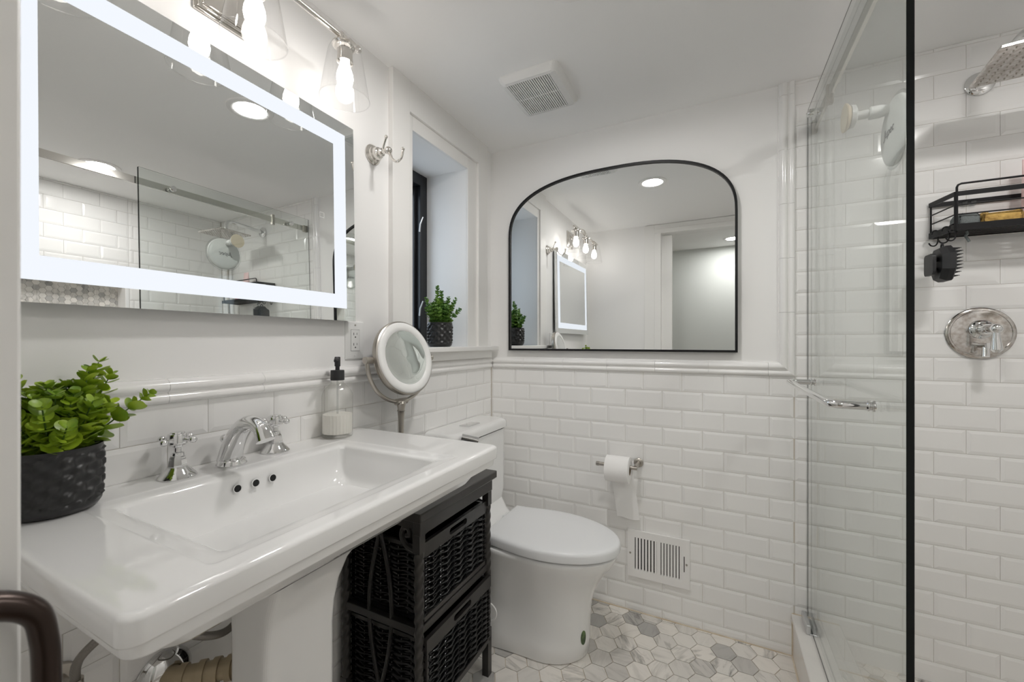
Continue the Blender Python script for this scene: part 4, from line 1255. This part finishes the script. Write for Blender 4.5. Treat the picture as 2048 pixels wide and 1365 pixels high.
# ------------------------------------------------------------------ shower valve
vx, vz = 0.753, 1.203
t = thing('shower_valve', 'round chrome shower control with two lever handles', 'shower valve', (vx, YB - 0.006, vz))
g = G(); g.lathe([(0.081, 0), (0.0815, 0.003), (0.078, 0.006), (0.072, 0.007), (0.070, 0.0055), (0.066, 0.0065), (0.030, 0.0085)], (vx, YB - 0.006, vz), (0, -1, 0), 56)
obj('escutcheon', g, 'chrome_spotted', t)
g = G()
yv = YB - 0.0145
g.lathe([(0.030, 0), (0.030, 0.006), (0.027, 0.010), (0.021, 0.013), (0.019, 0.026), (0.021, 0.028), (0.021, 0.032), (0.016, 0.036)], (vx, yv, vz + 0.012), (0, -1, 0), 32)
obj('hub', g, 'chrome', t)
g = G()
g.tube([(vx, yv - 0.030, vz + 0.012), (vx, yv - 0.044, vz + 0.012), (vx, yv - 0.070, vz + 0.012)], [0.014, 0.011, 0.0115], 18)
g.sphere((vx, yv - 0.078, vz + 0.012), 0.0150, 18)
g.tube([(vx, yv - 0.078, vz + 0.004), (vx, yv - 0.078, vz - 0.006), (vx, yv - 0.079, vz - 0.032), (vx, yv - 0.080, vz - 0.052), (vx, yv - 0.080, vz - 0.060)], [0.0085, 0.0085, 0.0115, 0.0135, 0.006], 18)
obj('lever', g, 'chrome', t)
g = G(); g.cyl((vx, yv + 0.004, vz - 0.040), (vx, yv - 0.040, vz - 0.040), 0.0090, n=18)
g.tube([(vx - 0.002, yv - 0.030, vz - 0.044), (vx - 0.004, yv - 0.034, vz - 0.074)], [0.0080, 0.0090], 16)
obj('diverter', g, 'chrome', t)

# ------------------------------------------------------------------ hand shower outlet and hose
t = thing('hand_shower', 'chrome wall outlet with a shower hose hanging from it', 'hand shower', (1.09, YB - 0.006, 1.82))
g = G(); g.box(1.062, 1.118, YB - 0.018, YB - 0.006, 1.792, 1.848); g.box(1.074, 1.106, YB - 0.055, YB - 0.018, 1.800, 1.834); g.cyl((1.09, YB - 0.042, 1.80), (1.09, YB - 0.042, 1.770), 0.011, n=18)
obj('elbow', g, 'chrome', t, bevel=0.002)
g = G(); g.tube(smooth_path([(1.09, YB - 0.042, 1.775), (1.09, YB - 0.044, 1.65), (1.075, YB - 0.050, 1.45), (1.085, YB - 0.050, 1.30), (1.12, YB - 0.05, 1.265)], 8), 0.0075, 12)
obj('hose', g, 'nickel', t)
g = G(); g.cyl((1.12, YB - 0.05, 1.265), (1.17, YB - 0.05, 1.275), 0.013, n=16); g.box(1.15, 1.18, YB - 0.065, YB - 0.006, 1.25, 1.30)
obj('bracket', g, 'chrome', t, bevel=0.002)

# ------------------------------------------------------------------ caddy with hooks and what is on it
kx0, kx1, kyb, kyf, kzu, kzl = 0.632, 1.030, YB - 0.012, 1.718, 1.626, 1.524
t = thing('shower_caddy', 'black metal wire shelf on the shower wall', 'shower caddy', (0.83, kyb, kzl))
g = G()
for z, hh in ((kzu, 0.014), (kzl, 0.020)):
    g.box(kx0, kx1, kyb - 0.002, kyb + 0.0015, z - hh / 2, z + hh / 2)
    g.box(kx0 + 0.02, kx1, kyf - 0.0015, kyf + 0.0015, z - hh / 2, z + hh / 2)
    for xa_, xb_ in ((kx0, kx0 + 0.02), (kx1, kx1 - 0.02)):
        P = [(xa_, kyb), (xb_, kyf)]
        g.loft([[(P[0][0] - 0.0015, P[0][1], z - hh / 2), (P[0][0] + 0.0015, P[0][1], z - hh / 2), (P[0][0] + 0.0015, P[0][1], z + hh / 2), (P[0][0] - 0.0015, P[0][1], z + hh / 2)],
                [(P[1][0] - 0.0015, P[1][1], z - hh / 2), (P[1][0] + 0.0015, P[1][1], z - hh / 2), (P[1][0] + 0.0015, P[1][1], z + hh / 2), (P[1][0] - 0.0015, P[1][1], z + hh / 2)]])
obj('bands', g, 'black', t, smooth=None)
g = G()
for k in range(7):
    yy = kyf + 0.010 + k * 0.0145
    g.box(kx0 + 0.012, kx1 - 0.012, yy - 0.0035, yy + 0.0035, kzl - 0.008, kzl - 0.005)
obj('tray_slats', g, 'black', t, smooth=None)
g = G()
w = 0.0022
for z in (1.563, 1.592):
    g.tube([(kx0 + 0.004, kyb, z), (kx0 + 0.02, kyf, z), (kx1 - 0.02, kyf, z), (kx1 - 0.004, kyb, z)], w, 8)
for (xx, yy) in ((kx0 + 0.004, kyb), (kx0 + 0.020, kyf), (kx1 - 0.02, kyf), (kx1 - 0.004, kyb)):
    g.tube([(xx, yy, kzl - 0.008), (xx, yy, kzu + 0.006)], w * 1.2, 8)
g.tube([(0.655, kyf - 0.003, kzl - 0.01), (0.655, kyf - 0.003, 1.645), (0.658, kyf - 0.003, 1.652), (0.665, kyf - 0.003, 1.655), (0.99, kyf - 0.003, 1.655), (0.998, kyf - 0.003, 1.652), (1.0, kyf - 0.003, 1.645), (1.0, kyf - 0.003, kzl - 0.01)], 0.0030, 10)
obj('wires', g, 'black', t)
for xx in (0.715, 0.735, 0.875, 0.895):
    g = G()
    g.box(xx - 0.006, xx + 0.006, kyb - 0.006, kyb - 0.002, kzu - 0.012, kzu + 0.004)
    g.lathe([(0.012, 0), (0.012, 0.003)], (xx, kyb + 0.0045, kzu - 0.004), (0, -1, 0), 16)
    obj('adhesive_clip', g, 'clear', t)
def shook(x, y, z, ang, label):
    d = Vector((cos(ang), sin(ang), 0)); c = Vector((x, y, z)); u = Vector((0, 0, 1))
    P = [c + d * 0.010 + u * -0.006, c + d * 0.008 + u * 0.004, c + u * 0.008, c - d * 0.007 + u * 0.002, c - d * 0.006 - u * 0.022, c - d * 0.003 - u * 0.036, c + d * 0.004 - u * 0.042, c + d * 0.013 - u * 0.040, c + d * 0.018 - u * 0.032]
    g = G(); g.tube(smooth_path(P, 5), 0.0020, 8)
    tag(obj('caddy_hook', g, 'black'), label, 'hook', 'wire hooks on the shower caddy')
shook(kx0 + 0.005, kyb - 0.03, kzl + 0.004, pi + 0.2, 'black wire hook nearest the wall on the left end of the wire shelf, empty')
shook(kx0 + 0.014, kyf + 0.035, kzl + 0.004, pi - 0.1, 'black wire hook in the middle of the left end of the wire shelf')
shook(kx0 + 0.019, kyf + 0.006, kzl + 0.004, pi + 0.1, 'black wire hook holding up the scrubbing brush')

# scrubbing brush hanging from the hook
qx, qy, qz = 0.631, 1.728, 1.418
t = thing('scrub_brush', 'black rubber scrubbing brush hanging below the wire shelf', 'brush', (qx, qy, qz))
oct_ = [(a * 1.06, b * 1.16) for a, b in [(-0.046, -0.020), (-0.024, -0.048), (0.024, -0.048), (0.046, -0.020), (0.046, 0.022), (0.020, 0.044), (-0.020, 0.044), (-0.046, 0.022)]]
g = G()
g.loft([[(qx - 0.018, qy + a * 0.80, qz + b * 0.86) for a, b in oct_], [(qx - 0.004, qy + a, qz + b) for a, b in oct_], [(qx + 0.008, qy + a, qz + b) for a, b in oct_], [(qx + 0.012, qy + a * 0.92, qz + b * 0.92) for a, b in oct_]])
bd = obj('body', g, 'rubber', t, smooth=25)
g = G()
g.loft([[(x, a, b) for a, b in rrect(qy - 0.030, qy + 0.030, qz - 0.036, qz + 0.030, 0.012)] for x in (qx - 0.036, qx - 0.028)])
for zz in (qz - 0.020, qz + 0.014):
    g.cyl((qx - 0.030, qy, zz), (qx - 0.008, qy, zz), 0.008, n=14)
ob = obj('grip', g, 'rubber', t)
g = G()
for i in range(9):
    for j in range(9):
        yy = qy - 0.040 + 0.010 * i; z_ = qz - 0.042 + 0.0102 * j
        if abs(yy - qy) + abs(z_ - qz) > 0.070: continue
        g.cyl((qx + 0.010, yy, z_), (qx + 0.028, yy + 0.001, z_ + 0.001), 0.0030, 0.0008, n=6)
obj('bristles', g, 'rubber', t)
g = G(); g.tube(smooth_path([(qx - 0.004, qy - 0.008, qz + 0.042), (qx - 0.004, qy - 0.006, qz + 0.056), (qx - 0.004, qy, qz + 0.062), (qx - 0.004, qy + 0.006, qz + 0.056), (qx - 0.004, qy + 0.008, qz + 0.042)], 5), 0.0022, 8)
obj('loop', g, 'rubber', t)

# things in the caddy tray
zt = kzl - 0.005
rndm = random.Random(5)
def lump(name, label, cat, x0, x1, y0, y1, z0, z1, m, nz=0.004):
    g = G(); loops = []
    for k, (ins_, z) in enumerate(((0.006, z0), (0.0, z0 + 0.006), (0.0, z1 - 0.008), (0.006, z1))):
        loops.append([(a + rndm.uniform(-nz, nz) * (k > 0), b + rndm.uniform(-nz, nz) * (k > 0), z + rndm.uniform(-nz, nz) * (k > 1)) for a, b in rrect(x0 + ins_, x1 - ins_, y0 + ins_, y1 - ins_, 0.008, 5)])
    g.loft(loops)
    return tag(obj(name, g, m, smooth=80), label, cat)
lump('scouring_pad', 'grey mesh scouring pad at the left of the wire shelf', 'scrubber', 0.662, 0.712, kyf + 0.006, kyf + 0.062, zt, zt + 0.047, 'greycloth', 0.003)
lump('sponge', 'yellow natural sponge lying in the wire shelf', 'sponge', 0.716, 0.800, kyf + 0.006, kyf + 0.060, zt, zt + 0.045, 'spongey', 0.004)
g = G(); g.tube(smooth_path([(0.745, kyf + 0.082, zt + 0.008), (0.80, kyf + 0.085, zt + 0.008), (0.83, kyf + 0.083, zt + 0.009)], 4), 0.006, 10)
tag(obj('razor', g, 'red'), 'red razor handle lying behind the sponge on the wire shelf', 'razor')
def squeeze_tube(x, label, m, h, r):
    t = thing('squeeze_tube', label, 'bottle', (x, 1.770, zt), 'tubes in the shower caddy')
    g = G()
    loops = []
    for k in range(10):
        u = k / 9
        loops.append([(x + r * cos(2 * pi * j / 24), 1.770 + r * (1 - 0.93 * u ** 1.6) * sin(2 * pi * j / 24), zt + 0.030 + (h - 0.030) * u) for j in range(24)])
    g.loft(loops); obj('body', g, m, t, smooth=60)
    g = G(); g.lathe([(r * 0.86, 0), (r * 0.9, 0.004), (r * 0.9, 0.028), (r * 0.7, 0.031)], (x, 1.770, zt), n=24)
    obj('cap', g, 'pink', t)
squeeze_tube(0.843, 'pink squeeze tube standing on the wire shelf, nearest the sponge', 'palepink', 0.200, 0.026)
squeeze_tube(0.930, 'paler tube standing further right on the wire shelf', 'palepink', 0.135, 0.024)

g = G(); g.tube(smooth_path([(0.688, 1.745, kzl - 0.008), (0.690, 1.745, kzl - 0.018), (0.686, 1.745, kzl - 0.024), (0.691, 1.745, kzl - 0.034), (0.694, 1.745, kzl - 0.042)], 4), 0.0034, 8)
tag(obj('cord', g, 'greycloth'), 'short knotted grey cord dangling below the wire shelf', 'cord')

# ------------------------------------------------------------------ shaving mirror stuck to the glass
t = thing('shaving_mirror', 'white round shower mirror held to the glass by a suction cup', 'mirror', (GX + 0.011, 1.385, 1.777))
sx_, sy_, sz_ = GX + 0.0116, 1.385, 1.777
g = G(); g.lathe([(0.036, 0), (0.0365, 0.002), (0.035, 0.005), (0.026, 0.012), (0.016, 0.02)], (sx_, sy_, sz_), (1, 0, 0), 40)
obj('suction_cup', g, 'cream', t)
g = G(); g.lathe([(0.027, 0.008), (0.030, 0.012), (0.028, 0.022), (0.020, 0.026), (0.011, 0.028), (0.011, 0.052), (0.016, 0.054), (0.016, 0.075), (0.012, 0.092)], (sx_, sy_, sz_), (1, 0, 0), 28)
obj('arm', g, 'white', t)
g = G(); nd = Vector((1, 0.0, 0)); cdisc = (sx_ + 0.103, 1.372, 1.715)
g.lathe([(0.03, -0.014), (0.070, -0.011), (0.084, -0.006), (0.086, 0.0), (0.084, 0.004), (0.076, 0.005)], cdisc, nd, 56, cap1=False)
dc = obj('dish', g, 'white', t, smooth=60)
g = G(); g.lathe([(0.077, 0.0045), (0.002, 0.0045)], cdisc, nd, 56)
obj('mirror_glass', g, 'mirror', t)
g = G(); g.lathe([(0.092, -0.002), (0.095, 0.0), (0.092, 0.002), (0.0855, 0.001)], cdisc, nd, 56, cap0=False, cap1=False)
obj('clear_rim', g, 'clear', t)
fc = bpy.data.curves.new('logo_lettering', 'FONT'); fc.body = 'Jupec'; fc.size = 0.030; fc.align_x = 'CENTER'; fc.shear = 0.3; fc.extrude = 0.0002
fo = bpy.data.objects.new('lettering', fc); COL.objects.link(fo); fo.parent = t
fc.materials.append(M['logo'])
bpy.context.view_layer.update()
lm = bpy.data.meshes.new_from_object(fo.evaluated_get(bpy.context.evaluated_depsgraph_get()))
bpy.data.objects.remove(fo)
lo = bpy.data.objects.new('lettering', lm); COL.objects.link(lo); lo.parent = t
lo.rotation_euler = (pi / 2, 0, -pi / 2)
lo.location = Vector((cdisc[0] - 0.0148, cdisc[1], cdisc[2] - 0.008)) - t.location
lo['label'] = 'grey script lettering on the back of the dish'
